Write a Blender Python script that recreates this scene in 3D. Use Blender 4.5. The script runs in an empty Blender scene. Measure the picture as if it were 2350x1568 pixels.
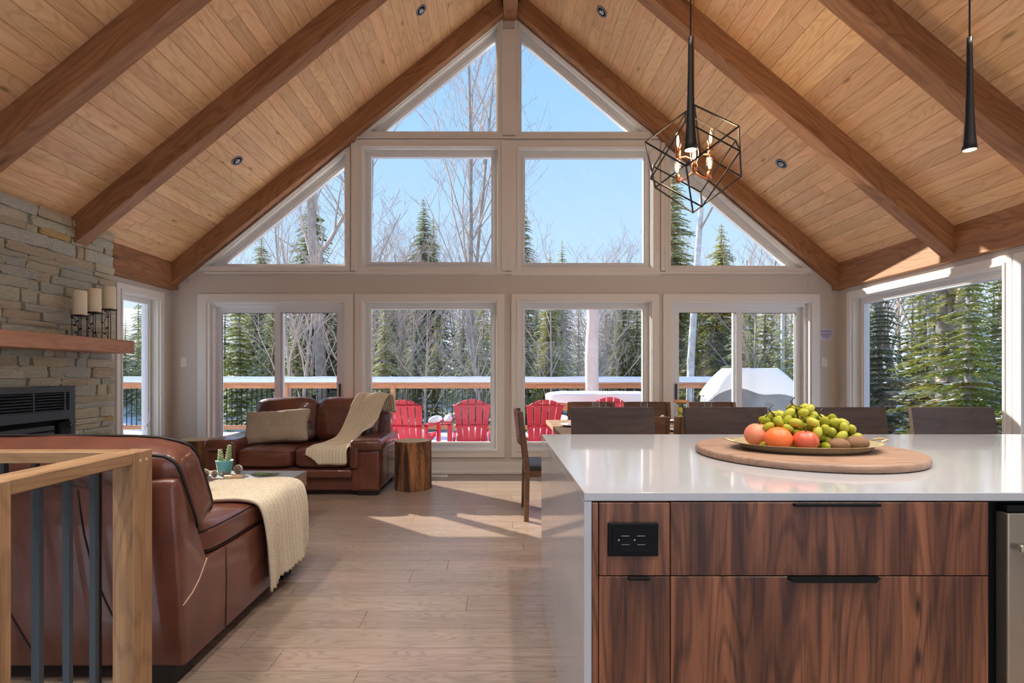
import bpy, bmesh, math, random
from mathutils import Vector, Matrix, noise, Euler
from mathutils.geometry import tessellate_polygon

SC = bpy.context.scene
COL = SC.collection
RND = random.Random(7)
F, CX, CY, HC = 1230.0, 1140.0, 857.0, 1.25      # focal length in px of a 2350x1568 frame, principal point, eye height

# ---------------------------------------------------------------- camera, sky, sun, exposure
cam = bpy.data.objects.new('camera', bpy.data.cameras.new('camera'))
COL.objects.link(cam)
cam.location = (0, 0, HC)
cam.rotation_euler = (math.radians(90), 0, 0)
cam.data.sensor_width = 36
cam.data.lens = F / 2350 * 36
cam.data.shift_x = (1175 - CX) / 2350
cam.data.shift_y = (CY - 784) / 2350
cam.data.clip_start = 0.05
cam.data.clip_end = 500
SC.camera = cam
SC.view_settings.view_transform = 'Standard'
SC.view_settings.look = 'None'
SC.view_settings.gamma = 1
SC.view_settings.use_curve_mapping = False
SC.view_settings.exposure = 1.15
SC.cycles.max_bounces = 7
SC.cycles.diffuse_bounces = 4
SC.cycles.glossy_bounces = 3
SC.cycles.transmission_bounces = 4
SC.cycles.transparent_max_bounces = 10
SC.cycles.caustics_reflective = False
SC.cycles.caustics_refractive = False
SC.cycles.use_adaptive_sampling = True
SC.cycles.adaptive_threshold = .07
SC.cycles.adaptive_min_samples = 12
SC.cycles.sample_clamp_indirect = 6
SC.cycles.use_denoising = True


def lin(c):
    return tuple(((v / 255) / 12.92 if v / 255 <= .04045 else ((v / 255 + .055) / 1.055) ** 2.4) for v in c) + (1,)


W = bpy.data.worlds.new('sky')
SC.world = W
W.use_nodes = True
nt = W.node_tree
nt.nodes.clear()
o_ = nt.nodes.new('ShaderNodeOutputWorld')
b_ = nt.nodes.new('ShaderNodeBackground')
tc_ = nt.nodes.new('ShaderNodeTexCoord')
sp_ = nt.nodes.new('ShaderNodeSeparateXYZ')
cr_ = nt.nodes.new('ShaderNodeValToRGB')
cr_.color_ramp.elements[0].position = 0.0
cr_.color_ramp.elements[0].color = (.78, .88, 1.0, 1)
cr_.color_ramp.elements[1].position = .75
cr_.color_ramp.elements[1].color = (.20, .45, .95, 1)
e_ = cr_.color_ramp.elements.new(.22)
e_.color = (.50, .71, .98, 1)
e_ = cr_.color_ramp.elements.new(.45)
e_.color = (.34, .60, .98, 1)
nt.links.new(tc_.outputs['Generated'], sp_.inputs[0])
nt.links.new(sp_.outputs['Z'], cr_.inputs[0])
nt.links.new(cr_.outputs[0], b_.inputs[0])
b_.inputs[1].default_value = 0.55
nt.links.new(b_.outputs[0], o_.inputs[0])

SUN_DIR = Vector((1.1, -1.0, -.74)).normalized()
sun = bpy.data.objects.new('sun', bpy.data.lights.new('sun', 'SUN'))
COL.objects.link(sun)
sun.data.energy = 5.0
sun.data.angle = math.radians(.6)
sun.data.color = (1, .92, .8)
sun.rotation_euler = SUN_DIR.to_track_quat('-Z', 'Y').to_euler()
sun.location = (-20, 20, 20)


def P(px, py, Y):
    return Vector(((px - CX) * Y / F, Y, HC - (py - CY) * Y / F))


# ---------------------------------------------------------------- materials
MATS = {}


def new_mat(name):
    m = bpy.data.materials.new(name)
    m.use_nodes = True
    n = m.node_tree
    return m, n, n.nodes['Principled BSDF']


def N(nt, t, **kw):
    x = nt.nodes.new(t)
    for k, v in kw.items():
        if k.startswith('i_'):
            x.inputs[k[2:].replace('_', ' ')].default_value = v
        else:
            setattr(x, k, v)
    return x


def plain(name, rgb, rough=.5, metal=0., spec=.5, bump=0, bscale=200, var=0, vscale=3, coat=0, objrand=0, vcol=None):
    m, nt, p = new_mat(name)
    c = lin(rgb)
    p.inputs['Base Color'].default_value = c
    p.inputs['Roughness'].default_value = rough
    p.inputs['Metallic'].default_value = metal
    p.inputs['Specular IOR Level'].default_value = spec
    p.inputs['Coat Weight'].default_value = coat
    tc = N(nt, 'ShaderNodeTexCoord')
    col = None
    if var:
        n1 = N(nt, 'ShaderNodeTexNoise', i_Scale=vscale, i_Detail=5.)
        nt.links.new(tc.outputs['Object'], n1.inputs['Vector'])
        mx = N(nt, 'ShaderNodeMix', data_type='RGBA')
        mx.inputs[6].default_value = c
        mx.inputs[7].default_value = lin(vcol) if vcol else tuple(v * (1 - var) for v in c[:3]) + (1,)
        rp = N(nt, 'ShaderNodeMapRange')
        rp.inputs[1].default_value = .35
        rp.inputs[2].default_value = .65
        nt.links.new(n1.outputs['Fac'], rp.inputs[0])
        nt.links.new(rp.outputs[0], mx.inputs[0])
        col = mx.outputs[2]
        nt.links.new(col, p.inputs['Base Color'])
    if objrand:
        oi = N(nt, 'ShaderNodeObjectInfo')
        mr = N(nt, 'ShaderNodeMapRange')
        mr.inputs[3].default_value = 1 - objrand
        mr.inputs[4].default_value = 1 + objrand
        nt.links.new(oi.outputs['Random'], mr.inputs[0])
        hs = N(nt, 'ShaderNodeHueSaturation')
        hs.inputs['Color'].default_value = c
        if col:
            nt.links.new(col, hs.inputs['Color'])
        nt.links.new(mr.outputs[0], hs.inputs['Value'])
        nt.links.new(hs.outputs[0], p.inputs['Base Color'])
    if bump:
        n2 = N(nt, 'ShaderNodeTexNoise', i_Scale=bscale, i_Detail=3.)
        nt.links.new(tc.outputs['Object'], n2.inputs['Vector'])
        bp = N(nt, 'ShaderNodeBump', i_Strength=bump, i_Distance=.004)
        nt.links.new(n2.outputs['Fac'], bp.inputs['Height'])
        nt.links.new(bp.outputs[0], p.inputs['Normal'])
    MATS[name] = m
    return m


def wood(name, c1, c2, c3, axis='x', rough=.5, scale=1., rnd=.12, knots=.5, band=.5, fine=.5, coat=0, contrast=(.3, .7), bump=.15, hue=.0, distort=2.0, knot_scale=1., along=.8):
    """c1 light, c2 mid, c3 dark grain; grain runs along the local axis"""
    m, nt, p = new_mat(name)
    L = nt.links.new
    p.inputs['Roughness'].default_value = rough
    p.inputs['Coat Weight'].default_value = coat
    p.inputs['Coat Roughness'].default_value = .15
    tc = N(nt, 'ShaderNodeTexCoord')
    oi = N(nt, 'ShaderNodeObjectInfo')
    cmb = N(nt, 'ShaderNodeCombineXYZ')
    for i, k in enumerate((37., 53., 91.)):
        mm = N(nt, 'ShaderNodeMath', operation='MULTIPLY')
        mm.inputs[1].default_value = k
        L(oi.outputs['Random'], mm.inputs[0])
        L(mm.outputs[0], cmb.inputs[i])
    ad = N(nt, 'ShaderNodeVectorMath', operation='ADD')
    L(tc.outputs['Object'], ad.inputs[0])
    L(cmb.outputs[0], ad.inputs[1])

    def mapped(along, across):
        s = [across * scale] * 3
        s['xyz'.index(axis)] = along * scale
        mp = N(nt, 'ShaderNodeMapping')
        mp.inputs['Scale'].default_value = s
        L(ad.outputs[0], mp.inputs['Vector'])
        return mp.outputs[0]
    n1 = N(nt, 'ShaderNodeTexNoise', i_Scale=1., i_Detail=4., i_Distortion=distort)
    L(mapped(along, 7.), n1.inputs['Vector'])
    n2 = N(nt, 'ShaderNodeTexNoise', i_Scale=1., i_Detail=5.)
    L(mapped(4., 140.), n2.inputs['Vector'])
    # rings: distance-like bands through distorted noise
    n3 = N(nt, 'ShaderNodeTexNoise', i_Scale=1., i_Detail=1.5)
    L(mapped(along * 1.1, 5.), n3.inputs['Vector'])
    mul = N(nt, 'ShaderNodeMath', operation='MULTIPLY')
    mul.inputs[1].default_value = 95.
    L(n3.outputs['Fac'], mul.inputs[0])
    sn = N(nt, 'ShaderNodeMath', operation='SINE')
    L(mul.outputs[0], sn.inputs[0])
    cr = N(nt, 'ShaderNodeValToRGB')
    cr.color_ramp.elements[0].position = contrast[0]
    cr.color_ramp.elements[0].color = lin(c2)
    cr.color_ramp.elements[1].position = contrast[1]
    cr.color_ramp.elements[1].color = lin(c1)
    L(n1.outputs['Fac'], cr.inputs[0])
    # bands
    mr = N(nt, 'ShaderNodeMapRange')
    mr.inputs[1].default_value = .2
    mr.inputs[2].default_value = 1.
    mr.inputs[4].default_value = band
    L(sn.outputs[0], mr.inputs[0])
    mr2 = N(nt, 'ShaderNodeMapRange')
    mr2.inputs[1].default_value = .5
    mr2.inputs[2].default_value = .75
    mr2.inputs[4].default_value = fine
    L(n2.outputs['Fac'], mr2.inputs[0])
    adm = N(nt, 'ShaderNodeMath', operation='ADD', use_clamp=True)
    L(mr.outputs[0], adm.inputs[0])
    L(mr2.outputs[0], adm.inputs[1])
    mx = N(nt, 'ShaderNodeMix', data_type='RGBA')
    L(adm.outputs[0], mx.inputs[0])
    L(cr.outputs[0], mx.inputs[6])
    mx.inputs[7].default_value = lin(c3)
    out = mx.outputs[2]
    if knots:
        vo = N(nt, 'ShaderNodeTexVoronoi', i_Scale=1.)
        L(mapped(1.1 * knot_scale, 3.6 * knot_scale), vo.inputs['Vector'])
        kr = N(nt, 'ShaderNodeMapRange')
        kr.inputs[1].default_value = .03
        kr.inputs[2].default_value = .11
        kr.inputs[3].default_value = knots
        kr.inputs[4].default_value = 0
        L(vo.outputs['Distance'], kr.inputs[0])
        mk = N(nt, 'ShaderNodeMix', data_type='RGBA')
        L(kr.outputs[0], mk.inputs[0])
        L(out, mk.inputs[6])
        mk.inputs[7].default_value = tuple(v * .45 for v in lin(c3)[:3]) + (1,)
        out = mk.outputs[2]
    hs = N(nt, 'ShaderNodeHueSaturation')
    mv = N(nt, 'ShaderNodeMapRange')
    mv.inputs[3].default_value = 1 - rnd
    mv.inputs[4].default_value = 1 + rnd
    L(oi.outputs['Random'], mv.inputs[0])
    L(mv.outputs[0], hs.inputs['Value'])
    if hue:
        fr = N(nt, 'ShaderNodeMath', operation='MULTIPLY')
        fr.inputs[1].default_value = 17.3
        L(oi.outputs['Random'], fr.inputs[0])
        fc = N(nt, 'ShaderNodeMath', operation='FRACT')
        L(fr.outputs[0], fc.inputs[0])
        mh = N(nt, 'ShaderNodeMapRange')
        mh.inputs[3].default_value = .5 - hue
        mh.inputs[4].default_value = .5 + hue
        L(fc.outputs[0], mh.inputs[0])
        L(mh.outputs[0], hs.inputs['Hue'])
    L(out, hs.inputs['Color'])
    L(hs.outputs[0], p.inputs['Base Color'])
    if bump:
        bp = N(nt, 'ShaderNodeBump', i_Strength=bump, i_Distance=.002)
        L(n2.outputs['Fac'], bp.inputs['Height'])
        L(bp.outputs[0], p.inputs['Normal'])
    MATS[name] = m
    return m


def glass(name, tint=(1, 1, 1), f0=.025, rough=0.):
    m = bpy.data.materials.new(name)
    m.use_nodes = True
    nt = m.node_tree
    nt.nodes.clear()
    o = N(nt, 'ShaderNodeOutputMaterial')
    t = N(nt, 'ShaderNodeBsdfTransparent')
    t.inputs[0].default_value = tint + (1,)
    g = N(nt, 'ShaderNodeBsdfGlossy')
    g.inputs['Roughness'].default_value = rough
    lw = N(nt, 'ShaderNodeLayerWeight', i_Blend=.5)
    pw = N(nt, 'ShaderNodeMath', operation='POWER')
    pw.inputs[1].default_value = 5
    nt.links.new(lw.outputs['Facing'], pw.inputs[0])
    fr = N(nt, 'ShaderNodeMapRange')
    fr.inputs[3].default_value = f0
    fr.inputs[4].default_value = 1
    nt.links.new(pw.outputs[0], fr.inputs[0])
    mx = N(nt, 'ShaderNodeMixShader')
    nt.links.new(fr.outputs[0], mx.inputs[0])
    nt.links.new(t.outputs[0], mx.inputs[1])
    nt.links.new(g.outputs[0], mx.inputs[2])
    nt.links.new(mx.outputs[0], o.inputs[0])
    MATS[name] = m
    return m


def leafy(name, rgb, rgb2, trans=.45, rough=.7):
    m, nt, p = new_mat(name)
    L = nt.links.new
    tc = N(nt, 'ShaderNodeTexCoord')
    oi = N(nt, 'ShaderNodeObjectInfo')
    n1 = N(nt, 'ShaderNodeTexNoise', i_Scale=1.6, i_Detail=3.)
    L(tc.outputs['Object'], n1.inputs['Vector'])
    ad = N(nt, 'ShaderNodeMath', operation='ADD')
    L(n1.outputs['Fac'], ad.inputs[0])
    mr = N(nt, 'ShaderNodeMapRange')
    mr.inputs[3].default_value = -.3
    mr.inputs[4].default_value = .3
    L(oi.outputs['Random'], mr.inputs[0])
    L(mr.outputs[0], ad.inputs[1])
    cr = N(nt, 'ShaderNodeValToRGB')
    cr.color_ramp.elements[0].position = .3
    cr.color_ramp.elements[0].color = lin(rgb)
    cr.color_ramp.elements[1].position = .7
    cr.color_ramp.elements[1].color = lin(rgb2)
    L(ad.outputs[0], cr.inputs[0])
    L(cr.outputs[0], p.inputs['Base Color'])
    p.inputs['Roughness'].default_value = rough
    p.inputs['Specular IOR Level'].default_value = .2
    tr = N(nt, 'ShaderNodeBsdfTranslucent')
    L(cr.outputs[0], tr.inputs[0])
    ms = N(nt, 'ShaderNodeMixShader')
    ms.inputs[0].default_value = trans
    L(p.outputs[0], ms.inputs[1])
    L(tr.outputs[0], ms.inputs[2])
    L(ms.outputs[0], nt.nodes['Material Output'].inputs[0])
    MATS[name] = m
    return m


def emit(name, rgb, s):
    m, nt, p = new_mat(name)
    p.inputs['Base Color'].default_value = lin(rgb)
    p.inputs['Emission Color'].default_value = lin(rgb)
    p.inputs['Emission Strength'].default_value = s
    MATS[name] = m
    return m


def rib_mat(name, rgb, dark):
    m, nt, p = new_mat(name)
    L = nt.links.new
    tc = N(nt, 'ShaderNodeTexCoord')
    n1 = N(nt, 'ShaderNodeTexNoise', i_Scale=160., i_Detail=2.)
    L(tc.outputs['Object'], n1.inputs['Vector'])
    mx = N(nt, 'ShaderNodeMix', data_type='RGBA')
    mx.inputs[6].default_value = lin(rgb)
    mx.inputs[7].default_value = lin(dark)
    mr = N(nt, 'ShaderNodeMapRange')
    mr.inputs[1].default_value = .4
    mr.inputs[2].default_value = .7
    L(n1.outputs['Fac'], mr.inputs[0])
    L(mr.outputs[0], mx.inputs[0])
    L(mx.outputs[2], p.inputs['Base Color'])
    p.inputs['Roughness'].default_value = .95
    p.inputs['Specular IOR Level'].default_value = .1
    bp = N(nt, 'ShaderNodeBump', i_Strength=.6, i_Distance=.004)
    L(n1.outputs['Fac'], bp.inputs['Height'])
    L(bp.outputs[0], p.inputs['Normal'])
    MATS[name] = m
    return m


def stone_mat(name):
    m, nt, p = new_mat(name)
    L = nt.links.new
    tc = N(nt, 'ShaderNodeTexCoord')
    oi = N(nt, 'ShaderNodeObjectInfo')
    cr = N(nt, 'ShaderNodeValToRGB')
    el = cr.color_ramp
    cols = [(0, (228, 226, 202)), (.2, (218, 220, 202)), (.38, (234, 226, 198)), (.55, (222, 224, 210)), (.72, (238, 230, 204)), (.86, (228, 214, 184)), (.965, (240, 208, 140))]
    el.elements[0].position = 0
    el.elements[0].color = lin(cols[0][1])
    el.elements[1].position = cols[-1][0]
    el.elements[1].color = lin(cols[-1][1])
    for q, c in cols[1:-1]:
        e = el.elements.new(q)
        e.color = lin(c)
    el.interpolation = 'CONSTANT'
    L(oi.outputs['Random'], cr.inputs[0])
    ad = N(nt, 'ShaderNodeVectorMath', operation='ADD')
    mu = N(nt, 'ShaderNodeMath', operation='MULTIPLY')
    mu.inputs[1].default_value = 50
    L(oi.outputs['Random'], mu.inputs[0])
    L(tc.outputs['Object'], ad.inputs[0])
    L(mu.outputs[0], ad.inputs[1])
    mp = N(nt, 'ShaderNodeMapping')
    mp.inputs['Scale'].default_value = (1, 1.2, 4.5)
    L(ad.outputs[0], mp.inputs['Vector'])
    n1 = N(nt, 'ShaderNodeTexNoise', i_Scale=7., i_Detail=8., i_Roughness=.65)
    L(mp.outputs[0], n1.inputs['Vector'])
    mr = N(nt, 'ShaderNodeMapRange')
    mr.inputs[1].default_value = .3
    mr.inputs[2].default_value = .7
    mr.inputs[3].default_value = .62
    mr.inputs[4].default_value = 1.28
    L(n1.outputs['Fac'], mr.inputs[0])
    hs = N(nt, 'ShaderNodeHueSaturation')
    L(cr.outputs[0], hs.inputs['Color'])
    L(mr.outputs[0], hs.inputs['Value'])
    L(hs.outputs[0], p.inputs['Base Color'])
    p.inputs['Roughness'].default_value = .9
    bp = N(nt, 'ShaderNodeBump', i_Strength=.8, i_Distance=.02)
    L(n1.outputs['Fac'], bp.inputs['Height'])
    L(bp.outputs[0], p.inputs['Normal'])
    MATS[name] = m
    return m


pine = wood('pine_plank', (246, 206, 158), (232, 184, 134), (196, 138, 90), rough=.5, rnd=.10, knots=.75, band=.28, fine=.24, hue=.006, knot_scale=1.5)
timber = wood('stained_timber', (180, 132, 92), (154, 106, 70), (110, 70, 44), rough=.6, rnd=.05, knots=.6, band=.35, fine=.45, scale=.8)
oak = wood('oak_floor', (166, 145, 129), (150, 129, 113), (110, 91, 78), rough=.28, rnd=.08, knots=.1, band=.35, fine=.3, hue=.008, bump=.1, scale=1.9)
rail_oak = wood('rail_wood', (180, 142, 104), (156, 118, 82), (112, 80, 54), rough=.55, rnd=.08, knots=.35, band=.3, fine=.5)
walnut = wood('walnut_veneer', (152, 95, 64), (76, 43, 30), (38, 20, 14), axis='z', rough=.36, rnd=.05, knots=.9, band=.44, fine=.55, scale=1.3, contrast=(.36, .66), distort=1.2, knot_scale=1.7, along=.5)
mantelw = wood('mantel_wood', (214, 162, 130), (196, 140, 108), (160, 106, 80), rough=.6, knots=.3, band=.25, fine=.4)
darkwood = wood('dark_stained_wood', (74, 54, 44), (56, 40, 33), (38, 26, 22), rough=.42, rnd=.06, knots=0, band=.3, fine=.5)
dinewood = wood('dining_wood', (126, 90, 64), (98, 68, 48), (66, 44, 32), rough=.38, rnd=.06, knots=0, band=.3, fine=.5)
boardw = wood('round_board_wood', (160, 130, 110), (142, 112, 94), (110, 82, 66), rough=.5, knots=.2, band=.35, fine=.4)
deckw = wood('deck_wood', (222, 158, 112), (204, 136, 92), (170, 104, 66), rough=.7, knots=.3, band=.3, fine=.3)
tablew = wood('table_side_wood', (176, 146, 112), (150, 120, 90), (110, 84, 60), rough=.6, knots=.3, band=.4, fine=.5)
white = plain('white_paint', (232, 228, 220), .55)
trimw = plain('white_trim', (236, 234, 229), .4)
vinyl = plain('white_vinyl', (232, 234, 236), .35)
wallp = plain('wall_paint', (212, 205, 197), .8)
mortar = plain('mortar', (226, 220, 196), .95, bump=.5, bscale=60, var=.2)
stone = stone_mat('ledge_stone')
joint = plain('floor_joint', (70, 52, 40), .9)
backing = plain('ceiling_backing', (96, 62, 38), .9)
quartz = plain('white_quartz', (180, 180, 184), .07, spec=.5)
leather = plain('brown_leather', (114, 66, 52), .33, var=.3, vscale=5, bump=.1, bscale=90, coat=.45)
piping = plain('black_piping', (30, 20, 18), .5)
thread = plain('pale_thread', (214, 176, 150), .8)
legblk = plain('black_leg', (28, 22, 20), .5)
knit = rib_mat('knit_wool', (228, 214, 190), (212, 195, 166))
linen = rib_mat('linen_cushion', (188, 172, 152), (156, 140, 122))
blackm = plain('black_metal', (22, 21, 22), .4, metal=.3)
steelbar = plain('dark_steel', (74, 82, 88), .38, metal=.6)
iron = plain('wrought_iron', (34, 28, 25), .6)
wax = plain('ivory_wax', (250, 238, 206), .5)
insert = plain('insert_metal', (78, 84, 92), .42, metal=.4)
inblack = plain('insert_black', (9, 9, 11), .6, spec=.2)
fireglass = plain('fire_glass', (20, 22, 24), .3, spec=.3)
copper = plain('copper', (214, 140, 96), .28, metal=1)
brass = plain('gold_tray', (222, 206, 164), .3, metal=.55)
chrome = plain('chrome', (170, 172, 178), .15, metal=1)
steel = plain('stainless_steel', (176, 166, 150), .34, metal=.85)
blackp = plain('black_plastic', (14, 14, 15), .6, spec=.2)
pane = glass('window_glass')
clear = glass('drinking_glass', (.93, .96, .97), .05)
snow = plain('snow', (244, 247, 252), .85, bump=.35, bscale=12)
red = plain('red_plastic', (204, 44, 66), .45)
teal = plain('teal_glaze', (120, 200, 206), .35)
succ = plain('succulent_green', (150, 176, 120), .5, var=.3, vscale=40, vcol=(206, 214, 168))
cone_m = plain('pine_cone', (120, 96, 80), .8, var=.4, vscale=60, vcol=(206, 190, 172))
cutw = plain('cut_wood', (214, 176, 136), .7, var=.15, vscale=30)
barkd = wood('stump_bark', (196, 134, 86), (74, 48, 34), (36, 24, 18), axis='z', rough=.85, knots=0, band=.3, fine=.7, scale=2., bump=1., contrast=(.4, .72), distort=.8)
stumptop = plain('stump_top', (206, 180, 140), .7, var=.25, vscale=14)
greyt = plain('grey_table_top', (150, 148, 146), .42, var=.2, vscale=8)
peach = plain('peach_skin', (226, 142, 110), .5, var=.25, vscale=14, vcol=(226, 108, 92))
orange = plain('orange_skin', (240, 116, 58), .42, bump=.2, bscale=180)
apple = plain('red_apple', (216, 98, 72), .35, var=.3, vscale=18)
kiwi = plain('kiwi_skin', (136, 102, 74), .85, bump=.4, bscale=160, var=.2, vscale=20)
grape = leafy('grape_skin', (166, 168, 48), (202, 198, 84), .25, .28)
gstem = plain('grape_stem', (74, 60, 40), .8)
lemon = plain('lemon_skin', (238, 214, 60), .45)
cork = plain('cork_lid', (206, 158, 112), .8)
ceramic = plain('white_ceramic', (236, 236, 238), .2)
napk = plain('white_napkin', (244, 242, 240), .9)
seatpad = plain('black_seat_pad', (42, 44, 50), .4)
bark = plain('grey_bark', (184, 174, 166), .9, var=.35, vscale=5)
barkt = plain('twig_bark', (190, 174, 164), .9)
birch = plain('birch_bark', (248, 246, 242), .8, var=.5, vscale=5, vcol=(206, 198, 194))
logpost = plain('peeled_log', (226, 206, 198), .7, var=.15, vscale=4)
needles = leafy('spruce_needles', (134, 144, 102), (192, 194, 144), .5)
needles2 = leafy('cedar_needles', (150, 158, 76), (198, 194, 110), .5)
ground_m = plain('snowy_ground', (236, 240, 246), .9, var=.3, vscale=.25, vcol=(176, 168, 158))
grillc = plain('grill_cover', (132, 136, 144), .55, var=.25, vscale=6)
bulbglow = emit('bulb_glow', (255, 196, 128), 14)
lampglow = emit('lamp_glow', (255, 214, 160), 5)
dimglow = emit('fill_light_glow', (255, 226, 190), .9)  # bulbs of the added fill lights
paper = plain('paper_sign', (214, 214, 226), .7)
ink = plain('lavender_ink', (140, 140, 188), .7)
plate_w = plain('switch_plate', (238, 236, 230), .4)
sprigm = plain('evergreen_sprig', (104, 130, 74), .7, var=.3, vscale=30)
succ_in = plain('potting_soil', (70, 52, 40), .9)


# ---------------------------------------------------------------- mesh builder
class MB:
    def __init__(s):
        s.v, s.f, s.sm = [], [], []

    def add(s, vs, fs, smooth=False, M=None):
        o = len(s.v)
        if M is not None:
            vs = [M @ Vector(q) for q in vs]
        s.v += [tuple(q) for q in vs]
        for q in fs:
            s.f.append([i + o for i in q])
            s.sm.append(smooth)
        return s

    def from_bm(s, bm, smooth=False, M=None):
        bm.verts.index_update()
        s.add([v.co.copy() for v in bm.verts], [[v.index for v in f.verts] for f in bm.faces], smooth, M)
        bm.free()
        return s

    def box(s, x0, x1, y0, y1, z0, z1, bev=0., seg=2, M=None, smooth=False):
        x0, x1 = min(x0, x1), max(x0, x1)
        y0, y1 = min(y0, y1), max(y0, y1)
        z0, z1 = min(z0, z1), max(z0, z1)
        if not bev:
            vs = [(x0, y0, z0), (x1, y0, z0), (x1, y1, z0), (x0, y1, z0), (x0, y0, z1), (x1, y0, z1), (x1, y1, z1), (x0, y1, z1)]
            fs = [(3, 2, 1, 0), (4, 5, 6, 7), (0, 1, 5, 4), (1, 2, 6, 5), (2, 3, 7, 6), (3, 0, 4, 7)]
            return s.add(vs, fs, smooth, M)
        bm = bmesh.new()
        bmesh.ops.create_cube(bm, size=1)
        for v in bm.verts:
            v.co = Vector(((x0 + x1) / 2 + v.co.x * (x1 - x0), (y0 + y1) / 2 + v.co.y * (y1 - y0), (z0 + z1) / 2 + v.co.z * (z1 - z0)))
        bmesh.ops.bevel(bm, geom=bm.edges[:], offset=bev, segments=seg, affect='EDGES', profile=.5)
        return s.from_bm(bm, smooth or seg > 2, M)

    def tube(s, pts, rad, n=8, cap=True, closed=False, smooth=True):
        pts = [Vector(p) for p in pts]
        k = len(pts)
        if not hasattr(rad, '__len__'):
            rad = [rad] * k
        vs = []
        up = None
        for i, p in enumerate(pts):
            if closed:
                d = pts[(i + 1) % k] - pts[i - 1]
            else:
                d = pts[min(i + 1, k - 1)] - pts[max(i - 1, 0)]
            d = d.normalized() if d.length > 1e-9 else Vector((0, 0, 1))
            if up is None:
                up = Vector((0, 0, 1)) if abs(d.z) < .9 else Vector((1, 0, 0))
            a = d.cross(up)
            a = a.normalized() if a.length > 1e-6 else d.orthogonal().normalized()
            b = a.cross(d).normalized()
            up = b
            for j in range(n):
                t = 2 * math.pi * j / n
                vs.append(p + (a * math.cos(t) + b * math.sin(t)) * rad[i])
        fs = []
        for i in range(k if closed else k - 1):
            i2 = (i + 1) % k
            for j in range(n):
                j2 = (j + 1) % n
                fs.append((i * n + j, i2 * n + j, i2 * n + j2, i * n + j2))
        if cap and not closed:
            fs.append(tuple(range(n)))
            fs.append(tuple((k - 1) * n + j for j in reversed(range(n))))
        return s.add(vs, fs, smooth)

    def lathe(s, prof, c=(0, 0, 0), n=24, smooth=True, sx=1, sy=1, M=None):
        vs, fs = [], []
        for r, z in prof:
            for j in range(n):
                t = 2 * math.pi * j / n
                vs.append((c[0] + r * sx * math.cos(t), c[1] + r * sy * math.sin(t), c[2] + z))
        for i in range(len(prof) - 1):
            for j in range(n):
                j2 = (j + 1) % n
                fs.append((i * n + j, i * n + j2, (i + 1) * n + j2, (i + 1) * n + j))
        if prof[0][0] > 1e-6:
            fs.append(tuple(reversed(range(n))))
        if prof[-1][0] > 1e-6:
            fs.append(tuple((len(prof) - 1) * n + j for j in range(n)))
        return s.add(vs, fs, smooth, M)

    def ell(s, c, r, nu=12, nv=8, M=None):
        prof = [(max(1e-7, math.sin(math.pi * i / nv)), -math.cos(math.pi * i / nv)) for i in range(nv + 1)]
        vs, fs = [], []
        for a, z in prof:
            for j in range(nu):
                t = 2 * math.pi * j / nu
                q = Vector((r[0] * a * math.cos(t), r[1] * a * math.sin(t), r[2] * z))
                if M is not None:
                    q = M @ q
                vs.append(Vector(c) + q)
        for i in range(nv):
            for j in range(nu):
                j2 = (j + 1) % nu
                fs.append((i * nu + j, i * nu + j2, (i + 1) * nu + j2, (i + 1) * nu + j))
        return s.add(vs, fs, True)

    def prism(s, poly, a, b, plane='xz', holes=(), M=None):
        """polygon in a plane, extruded from a to b along the third axis"""
        def to3(q, t):
            return {'xz': (q[0], t, q[1]), 'xy': (q[0], q[1], t), 'yz': (t, q[0], q[1])}[plane]
        loops = [list(poly)] + [list(h) for h in holes]
        flat = [q for l in loops for q in l]
        tris = tessellate_polygon([[Vector((q[0], q[1], 0)) for q in l] for l in loops]) if (len(holes) or len(poly) > 4) else None
        n = len(flat)
        vs = [to3(q, a) for q in flat] + [to3(q, b) for q in flat]
        fs = []
        if tris:
            for t in tris:
                fs.append(tuple(t))
                fs.append(tuple(i + n for i in reversed(t)))
        else:
            fs.append(tuple(range(n)))
            fs.append(tuple(n + i for i in reversed(range(n))))
        o = 0
        for l in loops:
            k = len(l)
            for i in range(k):
                j = (i + 1) % k
                fs.append((o + i, o + j, n + o + j, n + o + i))
            o += k
        return s.add(vs, fs, False, M)

    def grid(s, nu, nv, fn, smooth=True, closed_u=False):
        vs = [fn(i / (nu if closed_u else nu - 1), j / (nv - 1)) for j in range(nv) for i in range(nu)]
        fs = []
        for j in range(nv - 1):
            for i in range(nu if closed_u else nu - 1):
                i2 = (i + 1) % nu
                fs.append((j * nu + i, j * nu + i2, (j + 1) * nu + i2, (j + 1) * nu + i))
        return s.add(vs, fs, smooth)

    def cushion(s, M, w, d, h, n=6., pinch=.25, res=9, wrinkle=.0, seed=0, ear=0.):
        bm = bmesh.new()
        bmesh.ops.create_cube(bm, size=2)
        bmesh.ops.subdivide_edges(bm, edges=bm.edges[:], cuts=res, use_grid_fill=True)
        for v in bm.verts:
            p = v.co
            k = (abs(p.x) ** n + abs(p.y) ** n + abs(p.z) ** n) ** (1 / n)
            q = p / k
            z = q.z * (1 - pinch * (q.x ** 4 + q.y ** 4) / 1.6)
            co = Vector((q.x * w / 2, q.y * d / 2, z * h / 2))
            if ear:
                g = 1 + ear * (q.x * q.y) ** 4 - ear * .6 * (1 - (q.x * q.y) ** 2) * max(abs(q.x), abs(q.y)) ** 8
                co.x *= g
                co.y *= g
            if wrinkle:
                co += Vector((0, 0, 1)) * noise.noise(co * 9 + Vector((seed, 0, 0))) * wrinkle + co.normalized() * noise.noise(co * 22 + Vector((seed, 5, 0))) * wrinkle * .5
            v.co = co
        return s.from_bm(bm, True, M)

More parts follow.
